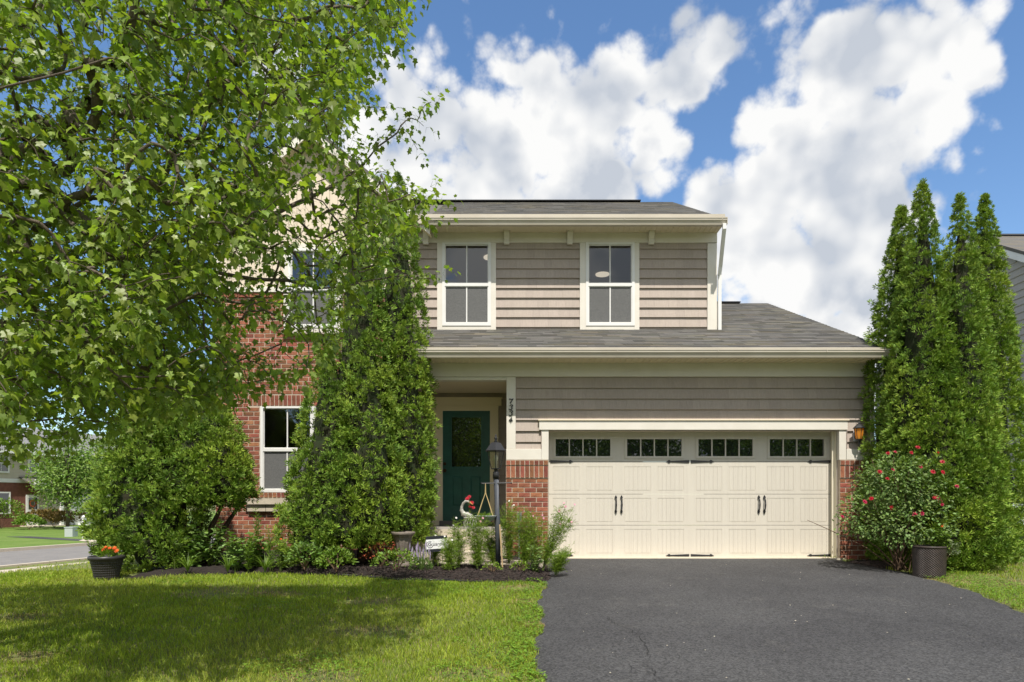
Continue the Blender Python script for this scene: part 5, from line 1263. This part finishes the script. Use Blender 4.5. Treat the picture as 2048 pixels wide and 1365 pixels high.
# ------------------------------------------------------------------ lamp post
M_POST = mat('post_paint', (0.060,0.070,0.092), 0.55, (0.085,0.088,0.095), 9, dirt=((0.20,0.18,0.15), 14, 0.66, 0.5))
M_CLEAR = glass_mat('lantern_glass', (0.93,0.94,0.88), 0.05)
M_BRASS = mat('aged_brass', (0.36,0.27,0.10), 0.4, metal=0.7)
lx0, ly0 = X(997, 9.76), 9.76; lz0 = float(bed_z(lx0, ly0))
def lamp_post():
    t = empty('lamp_post', (lx0, ly0, lz0)); tag(t, 'slate blue lamp post with a glass lantern standing in the mulch bed', 'lamp post')
    zt = Z(955, ly0)-lz0; lean = -0.035
    g = MB(); g.tube([(0,0,-.1),(lean*.5,0,zt*.5),(lean,0,zt)], 0.043, 20); g.build('post', M_POST, t, True)
    g = MB(); g.lathe([(.05,-.02),(.05,.05),(.045,.06),(.05,.075),(.032,.085),(.03,.115),(.05,.125)], (lean,0,zt), 20); g.build('collar', M_DARKMETAL, t, True)
    zb, zc = Z(938, ly0)-lz0, Z(903, ly0)-lz0; c = lean-.005; n = 6; rb, rt = .075, .145
    cage = MB()
    for k in range(n):
        a = 2*math.pi*(k+.5)/n; b = 2*math.pi*(k+1.5)/n
        p0, p1 = Vector((c+rb*math.cos(a), rb*math.sin(a), zb)), Vector((c+rt*math.cos(a), rt*math.sin(a), zc)); q0, q1 = Vector((c+rb*math.cos(b), rb*math.sin(b), zb)), Vector((c+rt*math.cos(b), rt*math.sin(b), zc))
        cage.tube([p0, p1], 0.006, 5)
        for r0, r1 in ((p0, q0), (p1, q1)): cage.tube([r0, r1], 0.006, 5)
        g = MB(); g.add([p0*1, q0*1, q1*1, p1*1], [(0,1,2,3)]); g.build('pane', M_CLEAR, t)
    cage.build('cage', M_DARKMETAL, t)
    g = MB(); g.lathe([(rt+.028,zc),(rt+.03,zc+.008),(rt+.005,zc+.03),(.085,zc+.12),(.06,zc+.13),(.05,zc+.135)], (c,0,0), n, math.pi/6)
    g.build('roof_cap', M_DARKMETAL, t)
    g = MB(); g.lathe([(.02,0),(.03,.012),(.012,.03),(.024,.05),(.027,.062),(.01,.08),(.014,.095),(.003,.12)], (c,0,zc+.135), 12); g.build('finial', M_DARKMETAL, t, True)
    g = MB(); g.lathe([(.02,0),(.02,.07),(.028,.085),(.012,.09),(.03,.11),(.036,.15),(.02,.19),(.004,.2)], (c,0,zb+.01), 12); g.build('bulb', mat('frosted_bulb', (0.75,0.72,0.6), 0.3), t, True)
    zl = Z(967, ly0)-lz0; x0, x1 = X(963, ly0)-lx0, X(1023, ly0)-lx0
    g = MB(); g.tube([(x0,-.03,zl-.004),(x1,-.03,zl+.006)], 0.009, 8)
    for x in (x0, x1): g.tube([(x-.008,-.03,zl),(x+.008,-.03,zl)], 0.014, 8)
    g.build('ladder_rest', M_DARKMETAL, t)
lamp_post()
# hanging bowl on the ladder rest
hx, hy = X(971, 9.73), 9.72; hz = Z(967.5, 9.72)
t = empty('hanging_planter', (hx, hy, Z(1046, 9.72))); tag(t, 'pale grey bowl planter hung by ropes from the lamp post arm', 'planter'); o = Vector(t.location)
rim = Z(1032, 9.72)-o.z; g = MB(); g.lathe([(.0,0),(.06,.004),(.12,.04),(.155,rim-.012),(.168,rim),(.16,rim+.004),(.148,rim-.008),(.1,.05),(0,.03)], (0,0,0), 24); g.build('bowl', mat('grey_glaze', (0.36,0.40,0.40), 0.35, (0.30,0.33,0.33), 5), t, True)
M_ROPE = mat('jute_rope', (0.42,0.32,0.15), 0.95)
for k in range(4):
    a = math.pi/4+k*math.pi/2; g = MB(); g.tube([(math.cos(a)*.158, math.sin(a)*.158, rim), (math.cos(a)*.06, math.sin(a)*.06, rim+.22), (0.006*math.cos(a), 0.006*math.sin(a), rim+.33), (0, 0, hz-o.z)], 0.006, 5); g.build('rope', M_ROPE, t)
n = 130; d = rnd_unit(n); V, F = scatter(DI_V*np.array((.14,1,1)), DI_F, np.stack([RNG.uniform(-.11,.11,n), RNG.uniform(-.1,.1,n), np.full(n, rim-.01)], -1), frames(d+np.array((0,0,.8)), rnd_unit(n)), RNG.uniform(.04,.09,n)); tri_mesh('foliage', V, F, M_LEAFB, t)
# goose-necked bird ornament on the porch, on an openwork stand
M_ZINC = mat('pale_zinc', (0.50,0.49,0.44), 0.5, (0.36,0.35,0.32), 8, metal=0.15)
bx0, by0 = X(940, 11.25), 11.25
t = empty('bird_ornament', (bx0, by0, 0.504)); tag(t, 'pale goose-necked metal bird planter with red flowers on the porch', 'ornament')
def rel(px, py): v = P(px, py, by0); return (v.x-bx0, 0, v.z-0.504)
g = MB(); pts = [rel(940,1007), rel(936,1003), rel(931,1003), rel(926.5,1007), rel(923.5,1014), rel(923,1021), rel(926,1028), rel(934,1031), rel(942,1034), rel(950,1037)]
g.tube(pts, [.008,.020,.026,.024,.026,.034,.052,.062,.05,.012], 12); g.build('body', M_ZINC, t, True)
g = MB(); b = Vector(rel(940,1006)); g.tube([b+Vector((-.01,0,.01)), b+Vector((.03,0,-.02)), b+Vector((.055,0,-.04))], [.018,.012,.002], 6); g.build('beak', mat('dull_orange', (0.45,0.22,0.08), 0.5), t)
g = MB()
for k in range(14):
    a = 2*math.pi*k/14; g.tube([(.09*math.cos(a), .09*math.sin(a), 0), (.11*math.cos(a+.3), .11*math.sin(a+.3), .09), (.10*math.cos(a+.5), .10*math.sin(a+.5), rel(940,1036)[2])], .008, 5)
    g.tube([(.09*math.cos(a), .09*math.sin(a), 0.0), (.11*math.cos(a-.3), .11*math.sin(a-.3), .09)], .006, 5)
g.lathe([(.10,0),(.11,.008),(.10,.016)], (0,0,0), 20); g.lathe([(.11,0),(.115,.01),(.10,.018)], (0,0,rel(940,1037)[2]), 20); g.build('openwork_stand', M_ZINC, t)
blooms(t, [Vector(rel(934,998))+Vector((0,.06,0)), Vector(rel(943,1006))+Vector((0,.06,0)), Vector(rel(940,1014))+Vector((0,.07,0)), Vector(rel(946,1016))+Vector((0,.05,0)), Vector(rel(938,994))+Vector((0,.08,0))], .042, M_RED, layers=2)
g = MB()
for px, py in ((934,998),(943,1006),(938,994)): g.tube([(0.0,.06,rel(940,1036)[2]), Vector(rel(px,py))+Vector((0,.065,0))], .004, 4)
g.build('stems', M_STEM, t)
# yard sign
sx, sy = X(876.5, 9.62), 9.62
t = empty('yard_sign', (sx, sy, float(bed_z(sx, sy)))); tag(t, 'small white security yard sign with black bands among the cosmos', 'sign'); t.rotation_euler = (0, R(-3.5), R(6))
zc = Z(1088, sy)-t.location.z; w, h = .155, .115
M_SIGNW = mat('sign_white', (0.80,0.80,0.79), 0.45); M_SIGNB = mat('sign_black', (0.02,0.022,0.03), 0.45)
g = MB(); g.box(-w, w, -.003, .003, zc-h, zc+h); g.build('board', M_SIGNW, t)
for a, b in ((zc+h-.045, zc+h), (zc-h, zc-h+.042)):
    g = MB(); g.box(-w-.0008, w+.0008, -.0042, -.0032, a, b); g.build('band', M_SIGNB, t)
def ring(g, cx, cz, r0, r1, a0, a1, y, n=26, ky=1.0):
    for i in range(n):
        a, b = a0+(a1-a0)*i/n, a0+(a1-a0)*(i+1)/n
        g.add([(cx+r*math.cos(q), y, cz+r*math.sin(q)*(ky if math.sin(q) < 0 else 1)) for r, q in ((r0,a),(r1,a),(r1,b),(r0,b))], [(0,1,2,3)])
g = MB(); y = -.0044; cz = zc-.002
ring(g, -.098, cz, .040, .048, R(-200), R(20), y, ky=1.15); ring(g, -.098, cz, .040, .047, R(60), R(150), y); ring(g, -.098, cz, .017, .028, R(40), R(330), y); g.box(-.098, -.072, y, y+.001, cz-.007, cz+.003)
g.build('emblem', M_SIGNB, t)
def text_mesh(body, size, name, m, parent, loc, rot, shear=0.0, ext=0.0008):
    c = bpy.data.curves.new(name, 'FONT'); c.body = body; c.size = size; c.align_x = 'LEFT'; c.align_y = 'CENTER'; c.extrude = ext; c.shear = shear; c.resolution_u = 3
    o = bpy.data.objects.new(name, c); COL.objects.link(o); dg = bpy.context.evaluated_depsgraph_get(); me = bpy.data.meshes.new_from_object(o.evaluated_get(dg)); bpy.data.objects.remove(o); bpy.data.curves.remove(c)
    q = link(name, me, m, parent, loc); q.rotation_euler = rot; me.materials.clear(); me.materials.append(m); return q
text_mesh('uardian', .072, 'lettering', M_SIGNB, t, (-.060, -.0048, cz-.002), (R(90), 0, 0))
for x in (-.07, .07): g = MB(); g.tube([(x,.006,-.05),(x,.006,zc+h-.02)], .004, 5); g.build('stake', M_DARKMETAL, t)
# fluted urn
ux, uy = X(806, 9.85), 9.85
t = empty('stone_urn', (ux, uy, float(bed_z(ux, uy)))); tag(t, 'fluted grey stone urn at the foot of the arborvitae', 'urn')
zt = Z(1064, uy)-t.location.z; g = MB(); n = 48; vs = []; prof = [(.105,0),(.10,.03),(.085,.06),(.085,.14),(.10,.22),(.135,zt-.09),(.165,zt-.045),(.178,zt-.035),(.182,zt-.015),(.175,zt),(.15,zt),(.145,zt-.02),(0.0,zt-.03)]
for i, (r, z) in enumerate(prof):
    fl = .07 if 2 <= i <= 6 else 0
    for k in range(n): a = 2*math.pi*k/n; rr = r*(1-fl*(0.5+0.5*math.cos(k*math.pi/2))); vs.append((rr*math.cos(a), rr*math.sin(a), z))
g.add(vs, [(i*n+k, i*n+(k+1) % n, (i+1)*n+(k+1) % n, (i+1)*n+k) for i in range(len(prof)-1) for k in range(n)])
g.build('vase', mat('urn_stone', (0.17,0.14,0.115), 0.8, (0.24,0.20,0.165), 9, bump=0.4, dirt=((0.07,0.06,0.055), 6, 0.5, 0.6)), t)
# wooden stake and cable box
g = MB(); a = Vector((0,0,-.05)); g.tube([a, Vector((-.045,0,.64))], .011, 6)
st = g.build('garden_stake', mat('pine_stake', (0.52,0.37,0.20), 0.8), None, False, (X(1005.5,9.6), 9.6, float(bed_z(X(1005.5,9.6), 9.6)))); tag(st, 'thin leaning wooden stake just right of the lamp post', 'stake')
ex, ey = X(1038.5, 10.6), 10.6
t = empty('outlet_box', (ex, ey, float(gz(ex, ey)))); tag(t, 'small grey outdoor outlet box on a thin post before the brick pier', 'outlet box'); M_GREYM = mat('grey_metal', (0.30,0.31,0.32), 0.5, metal=0.3)
zb = Z(1042, ey)-t.location.z; zt = Z(1027, ey)-t.location.z
g = MB(); g.tube([(0,0,-.05),(0,0,zb)], .014, 8); g.build('conduit', M_GREYM, t)
g = MB(); g.box(-.036,.036,-.03,.03,zb,zt); g.box(-.042,.042,-.036,.032,zt,zt+.012); g.build('box', M_GREYM, t); g = MB(); g.box(-.024,.024,-.034,-.0305,zb+.02,zt-.02); g.build('cover', mat('dark_cover', (0.10,0.10,0.11), 0.5), t)

# ------------------------------------------------------------------ pots
M_POTL = mat('black_resin', (0.022,0.020,0.019), 0.42, (0.032,0.029,0.027), 12, spec=0.5)
def woven(g, prof, n, rows, amp, diag):       # lathe with a relief of crossing strands
    zs = np.linspace(prof[0][1], prof[-1][1], rows); vs = []
    for i, z in enumerate(zs):
        r = np.interp(z, [p[1] for p in prof], [p[0] for p in prof])
        for k in range(n):
            a = 2*math.pi*k/n
            e = (math.sin(k*2*math.pi*diag/n+i*0.9)*math.sin(k*2*math.pi*diag/n-i*0.9)) if diag else (1 if (k//2+i//2) % 2 else -1)*.8
            vs.append(((r+amp*e)*math.cos(a), (r+amp*e)*math.sin(a), z))
    g.add(vs, [(i*n+k, i*n+(k+1) % n, (i+1)*n+(k+1) % n, (i+1)*n+k) for i in range(rows-1) for k in range(n)])
qx, qy = X(213, 9.05), 9.05
t = empty('flower_pot', gbase(qx, qy)); tag(t, 'black woven-look round pot with orange-red flowers on the lawn edge', 'flower pot')
ph = Z(1112, qy)-t.location.z; g = MB(); woven(g, [(.148,.0),(.172,.14),(.204,ph-.05)], 120, 30, .005, 20); g.build('body', M_POTL, t)
g = MB(); g.lathe([(.20,ph-.055),(.224,ph-.05),(.228,ph-.02),(.22,ph),(.204,ph),(.20,ph-.03),(0,ph-.035)], (0,0,0), 36); g.build('rim', M_POTL, t, True)
n = 260; d = rnd_unit(n); V, F = scatter(OV_V*np.array((1.3,1,1)), OV_F, d*np.array((.13,.13,.07))*RNG.uniform(.4,1,(n,1))+np.array((.02,0,ph+.05)), frames(d+np.array((0,0,.6)), rnd_unit(n)), RNG.uniform(.03,.055,n)); tri_mesh('foliage', V, F, M_LEAFB, t)
blooms(t, [P(px, py, qy-.06)-Vector(t.location) for px, py in ((211,1096),(219,1097),(229,1097),(233,1102),(207,1100))], .034, M_ORANGE, layers=3)
M_WICK = mat('brown_wicker', (0.060,0.043,0.036), 0.5, (0.038,0.028,0.024), 20, spec=0.5)
wx, wy = X(1858.5, 9.25), 9.25
t = empty('wicker_planter', gbase(wx, wy)); tag(t, 'dark brown wicker cylinder planter beside the driveway under the rose bush', 'planter')
ph = Z(1094, wy)-t.location.z; g = MB(); woven(g, [(.198,0),(.206,ph)], 144, 56, .0045, 0); g.build('body', M_WICK, t)
g = MB(); g.lathe([(.20,ph-.012),(.213,ph-.01),(.216,ph+.006),(.208,ph+.016),(.195,ph+.012),(.19,ph-.03),(0,ph-.035)], (0,0,0), 40); g.build('rim', M_WICK, t, True)
ps = []
t2, pth = leafy('marigold_plant', wx+.13, wy-.05, .40, .16, 9, 'yellow-green marigold growing over the wicker planter rim', M_LEAFB, (.05,.10), per=16, z=t.location.z+ph-.04); blooms(t2, [P(1886,1054,wy-.1)-Vector(t2.location)], .036, M_ORANGE, layers=2, nrm=(0,-.3,1)); stems_mesh([[np.zeros(3), np.array(P(1886,1055,wy-.1)-Vector(t2.location))]], .005, t2, M_STEM, 'flower_stem')
shrub('trailing_plant', wx+.25, wy+.03, .34, .17, 420, 'pale silvery plant trailing over the side of the wicker planter', mat('silver_leaf', (0.16,0.20,0.10), 0.6, island=.3, transl=.2), (.02,.045), 'plant', t.location.z+ph-.22)
# wall lantern by the garage
vx, vz = X(1716, GW-.12), Z(873, GW-.12); wl = empty('wall_lantern', (X(1712,GW), GW-.03, Z(873,GW))); tag(wl, 'black coach lantern with amber glass on the wall right of the garage door', 'wall lamp')
o = Vector(wl.location); g = MB(); g.box(-.062,.062,-.012,.0,-.085,.085); g.build('back_plate', mat('grey_plate', (0.55,0.57,0.60), 0.5), wl)
g = MB(); g.tube([(0,-.012,-.02),(0,-.03,-.02)], .048, 14); g.build('canopy', M_DARKMETAL, wl)
c = Vector((vx-o.x, -.13, 0)); zb, zt_ = Z(879,GW-.12)-o.z, Z(858,GW-.12)-o.z
g = MB(); g.tube([(0,-.03,-.03), c+Vector((0,0,-.06))+Vector((0,.04,-.01)), c+Vector((0,0,zb-.02))], .013, 8); g.lathe([(.004,zb-.13),(.018,zb-.09),(.012,zb-.05),(.03,zb-.015),(.05,zb)], c, 10); g.build('arm', M_DARKMETAL, wl, True)
M_AMBER = mat('amber_glass', (0.62,0.30,0.05), 0.15, transl=0.5, tcol=(0.8,0.4,0.06), spec=0.6)
cg = MB(); n = 6
for k in range(n):
    a, b = 2*math.pi*(k+.5)/n, 2*math.pi*(k+1.5)/n; f = lambda r, q, z: c+Vector((r*math.cos(q), r*math.sin(q), z))
    p = MB(); p.add([f(.05,a,zb), f(.05,b,zb), f(.074,b,zt_), f(.074,a,zt_)], [(0,1,2,3)]); p.build('pane', M_AMBER, wl); cg.tube([f(.051,a,zb), f(.076,a,zt_)], .005, 5)
cg.lathe([(.092,zt_),(.095,zt_+.01),(.06,zt_+.045),(.03,zt_+.07),(.012,zt_+.08),(.016,zt_+.095),(.003,zt_+.115)], c, n, math.pi/6); cg.build('cage', M_DARKMETAL, wl)
g = MB(); g.lathe([(.012,zb+.02),(.02,zb+.06),(.03,zb+.10),(.02,zb+.13),(.004,zb+.14)], c, 10); g.build('bulb', emit_mat('lit_bulb', (1,0.62,0.22), 0.7), wl, True)

# ------------------------------------------------------------------ neighbouring house on the right
M_GREYSID = mat('grey_lap_siding', (0.40,0.375,0.345), 0.6, (0.37,0.345,0.32), 2, stretch=(1,1,8))
XN, RN, ZN = 12.0, 16.9, 7.83
nh = empty('neighbour_house', (XN+5, 17, 0)); tag(nh, 'grey lap-sided neighbouring house at the right edge behind the arborvitae', 'house')
iv = Matrix.Translation((-(XN+5), -17.0, 0.0))
def nb(g, name, m): q = g.build(name, m, nh); q.matrix_parent_inverse = iv; return q
g = MB(); g.prism([(12.2,-.3),(21.6,-.3),(21.6,4.95),(RN,ZN-.2),(12.2,4.95)], 'x', XN+.03, XN+10); wall_n = nb(g, 'wall', M_GREYSID)
zz = -.1; k = 0
while zz < ZN-.3:
    z1 = zz+.178; y0 = max(12.2, RN-(ZN-.2-z1)/.6 if z1 > 4.9 else 12.2); y1 = min(21.6, RN+(ZN-.2-z1)/.6 if z1 > 4.9 else 21.6)
    if y1-y0 > .2:
        g = MB(); g.add([(XN,y0,zz),(XN,y1,zz),(XN+.02,y1,z1),(XN+.02,y0,z1),(XN+.029,y0,zz),(XN+.029,y1,zz)], [(0,3,2,1),(0,1,5,4)]); g.build('siding_board', M_GREYSID, wall_n)
    zz = z1
for sg in (-1, 1):
    g = MB(); e = 5.2; g.prism([(RN,ZN),(RN+sg*e,ZN-.6*e),(RN+sg*e,ZN-.6*e-.08),(RN,ZN-.08)], 'x', XN-.25, XN+10.3); r = nb(g, 'roof', M_SHINGLE)
    g = MB(); g.prism([(RN,ZN-.082),(RN+sg*e,ZN-.6*e-.082),(RN+sg*e,ZN-.6*e-.26),(RN,ZN-.26)], 'x', XN-.24, XN-.21); g.build('rake_board', M_WHITE, r)
    g = MB(); g.prism([(RN,ZN-.24),(RN+sg*e,ZN-.6*e-.24),(RN+sg*e,ZN-.6*e-.26),(RN,ZN-.26)], 'x', XN-.209, XN+.02); g.build('rake_soffit', M_WHITE, r)
g = MB(); g.prism([(RN-.14,ZN-.05),(RN,ZN+.045),(RN+.14,ZN-.05)], 'x', XN-.25, XN+10.3); nb(g, 'ridge_cap', M_RIDGE)
# pale board fence below it
M_FENCE = mat('pale_fence_paint', (0.52,0.56,0.57), 0.6, (0.47,0.51,0.52), 3)
fy = 13.2; fx0 = X(2012, fy); t = empty('board_fence', (fx0, fy, 0)); tag(t, 'low pale grey horizontal board fence at the right edge', 'fence')
z = -.12; k = 0
while z < .80:
    g = MB(); g.box(0.0, 1.9, 0, .03, z+.007, z+.131); g.build('board', M_FENCE, t); z += .131
for x in (.10, 1.75): g = MB(); g.box(x-.05, x+.05, .031, .12, -.3, .86); g.build('post', M_FENCE, t)

# ------------------------------------------------------------------ across the street on the left
M_FBRICK = mat('far_brick', (0.21,0.085,0.06), 0.9, (0.15,0.06,0.045), 5, bump=0.4, bscale=20)
M_FSID = mat('far_siding', (0.52,0.46,0.36), 0.7, (0.48,0.43,0.34), 3)
ori = Vector((-33.5, 45.0, -.86)); ang = math.atan2(.957, .29)
fh = empty('far_house', ori); fh.rotation_euler = (0, 0, ang); tag(fh, 'brick and beige two-storey house across the street at the left edge', 'house')
# local axes: x along the facade, y negative towards the street
def lb_(x0, x1, y0, y1, z0, z1, name, m, par=None): g = MB(); g.box(x0, x1, y0, y1, z0, z1); return g.build(name, m, par or fh)
lb_(-9, 1.0, 0, 8, -.2, 3.15, 'brick_wall', M_FBRICK); lb_(1.0, 9, .3, 8, -.2, 3.15, 'garage_wall', M_FSID)
wu = lb_(-9, 9, .05, 8, 3.15, 5.2, 'upper_wall', M_FSID)
for k in range(11): lb_(-9, 9, .025, .049, 3.17+k*.18, 3.17+k*.18+.165, 'siding_board', M_FSID, wu)
lb_(-9.05, 9.05, -.04, .02, 3.02, 3.28, 'band', M_WHITE)
g = MB(); g.prism([(-.5,5.15),(4.0,7.3),(8.5,5.15),(8.5,5.0),(4,7.15),(-.5,5.0)], 'x', -9.4, 9.4); g.build('roof', mat('far_shingle', (0.22,0.215,0.21), 0.9, (0.17,0.17,0.17), 3, bump=.4), fh)
lb_(-9.4, 9.4, -.62, -.5, 4.95, 5.13, 'gutter', M_WHITE)
def fwin(x, z0, z1, w, mull=1):
    f = MB(); y = -.03
    for bx in ((x-w/2-.09,x-w/2,z0-.09,z1+.09),(x+w/2,x+w/2+.09,z0-.09,z1+.09),(x-w/2,x+w/2,z0-.09,z0),(x-w/2,x+w/2,z1,z1+.09),(x-w/2,x+w/2,(z0+z1)/2-.025,(z0+z1)/2+.025)): f.box(bx[0], bx[1], y-.04, .06, bx[2], bx[3])
    for k in range(1, mull+1): xm = x-w/2+w*k/(mull+1); f.box(xm-.014, xm+.014, y-.01, .06, z0, z1)
    o = f.build('window', M_WHITE, fh); g = MB(); g.box(x-w/2, x+w/2, y, .055, z0, z1); g.build('pane', M_DARKGLASS, o)
fwin(-1.6, 3.75, 4.85, .85); fwin(.55, 3.85, 4.55, .55, 2); fwin(-1.9, 1.0, 2.3, 1.6, 1); fwin(3.2, 3.75, 4.85, .85)
g = MB(); g.prism([(-.25,2.55),(1.9,2.55),(1.9,2.62),(.4,3.25),(-.25,3.25)], 'y', -1.35, -1.2); g.build('porch_gable', M_WHITE, fh)
g = MB(); g.prism([(-1.5,2.72),(-1.5,2.8),(.0,3.45),(.0,3.35)], 'x', -.4, 2.2); g.build('porch_roof', M_SHINGLE, fh)
lb_(1.55, 1.75, -1.35, -1.15, -.2, 2.55, 'porch_column', M_WHITE); lb_(-.35, 2.1, -1.4, 0, -.2, .08, 'porch_step', M_CONC)
d = lb_(.05, .95, -.06, .0, .08, 2.2, 'front_door', M_WHITE); g = MB(); g.box(.2, .8, -.075, -.061, 1.2, 2.0); g.build('door_glass', M_DARKGLASS, d)
g = MB(); ring(g, 0, 0, .16, .26, 0, 6.283, 0, 20); wr = g.build('wreath', M_RUST, d, False, (.5, -.08, 1.6))
gdoor = lb_(3.5, 7.6, .2, .298, -.1, 2.2, 'garage_door', M_WHITE)

def broad_tree(name, x, y, h, cr, ch0, n, label, m, lsize, seed, group=None, z=None, trunk_r=.12, share=None):
    rg = np.random.default_rng(seed); zz = float(gz(x, y)) if z is None else z
    t = empty(name, (x, y, zz)); tag(t, label, 'tree', group)
    if share:
        for c in share.children: q = c.copy(); COL.objects.link(q); q.parent = t
        return t
    g = MB(); g.tube([(0,0,-.1),(.05,0,h*.3),(0,.05,h*.8)], [trunk_r, trunk_r*.7, trunk_r*.2], 8)
    cl = []
    for k in range(34):
        d = unit(rg.normal(0, 1, 3)[None])[0]; f = rg.uniform(.35, .95); c = np.array((0, 0, (ch0+h)/2))+d*f*np.array((cr, cr, (h-ch0)/2)); cl.append(c); g.tube([(0,0,max(h*.22, c[2]*.45)), tuple(c*np.array((.5,.5,.75))), tuple(c)], [trunk_r*.4, trunk_r*.22, .01], 5)
    g.build('trunk', M_BARK, t, True)
    cl = np.array(cl); i = rg.integers(0, len(cl), n); d = unit(rg.normal(0, 1, (n, 3))); p = cl[i]+d*(rg.random(n)**.45)[:, None]*np.array((cr*.42, cr*.42, (h-ch0)*.20))
    V, F = scatter(OV_V*np.array((1.3,1,1)), OV_F, p, frames(d+rg.normal(0, .6, (n, 3)), d+np.array((0,0,.8))+rg.normal(0, .5, (n, 3))), rg.uniform(*lsize, n)); tri_mesh('crown', V, F, m, t)
    return t
broad_tree('street_tree', -28.2, 41.5, 6.6, 2.1, 1.1, 7000, 'pale green young tree in front of the house across the street', M_PALEGREEN, (.12,.22), 51, z=-.86)
broad_tree('street_tree', -27.5, 52, 7.2, 2.8, 1.2, 5500, 'feathery pale tree behind the white mailbox, half hidden by the bush', M_PALEGREEN, (.14,.24), 52, z=-.86)
for k, (px, Y, h, r, mm, lb) in enumerate(((2,42,2.0,1.35,M_LEAFB,'rounded green shrub before the brick house at the left edge'), (80,43.5,1.25,1.1,mat('russet_shrub', (0.20,0.14,0.04), .8, island=.4, transl=.2),'russet shrub at the white porch column across the street'), (108,43.5,1.2,1.0,MATS['russet_shrub'],'russet shrub under the pale young tree'), (144,43.5,1.15,1.2,MATS['russet_shrub'],'russet shrub nearest the white mailbox'), (58,41,.9,.8,M_LEAFB,'low green shrub beside the porch across the street'))):
    shrub('far_shrub', X(px, Y), Y, h, r, 900, lb, mm, (.10,.2), 'shrub', -.87)
my = 31.5; mx = X(167, my); t = empty('mailbox', (mx, my, -.86)); tag(t, 'white post mailbox with a grey box across the street', 'mailbox')
zt = Z(1031, my)+.86
g = MB(); g.box(-.05,.05,-.05,.05,-.1,zt-.1); g.box(-.075,.075,-.075,.075,.3,.36); g.box(-.08,.08,-.08,.08,zt-.11,zt-.07); g.lathe([(.07,zt-.07),(.05,zt-.03),(.02,zt),(.004,zt+.01)], (0,0,0), 8); g.build('post', M_WHITE, t)
g = MB(); g.prism([(-.22,zt-.47),(.42,zt-.47),(.50,zt-.36),(-.22,zt-.36)], 'y', -.09, .09); g.build('arm', M_WHITE, t)
g = MB(); g.prism([(-.10,0),(.10,0),(.10,.13),(.07,.2),(0,.23),(-.07,.2),(-.10,.13)], 'x', 0.06, .56); b_ = g.build('box', mat('grey_green_metal', (0.16,0.19,0.16), .5), t, False, (0, 0, zt-.358))
uy_ = 33; ub = MB(); ub.box(-.2,.2,-.2,.2,0,.46); ub.box(-.22,.22,-.22,.22,.46,.5); o = ub.build('utility_box', mat('utility_grey', (0.42,0.46,0.44), .6), None, False, (X(142, uy_), uy_, -.87)); tag(o, 'small grey utility box on the lawn left of the mailbox', 'utility box')
# trees across the road behind the viewer; they show in the garage panes and the door glass
first = None
for i, (x, y) in enumerate(((-9,-17),(-3.5,-20),(2.5,-18),(8.5,-21),(14,-18),(20,-20))):
    q = broad_tree('roadside_tree', x, y, 8.5, 3.4, 1.0, 7000, 'leafy tree seen only as a dark reflection in the garage door panes', M_PALEGREEN, (.16,.3), 70, 'trees mirrored in the garage panes', share=first)
    q.rotation_euler = (0, 0, i*1.3); first = first or q
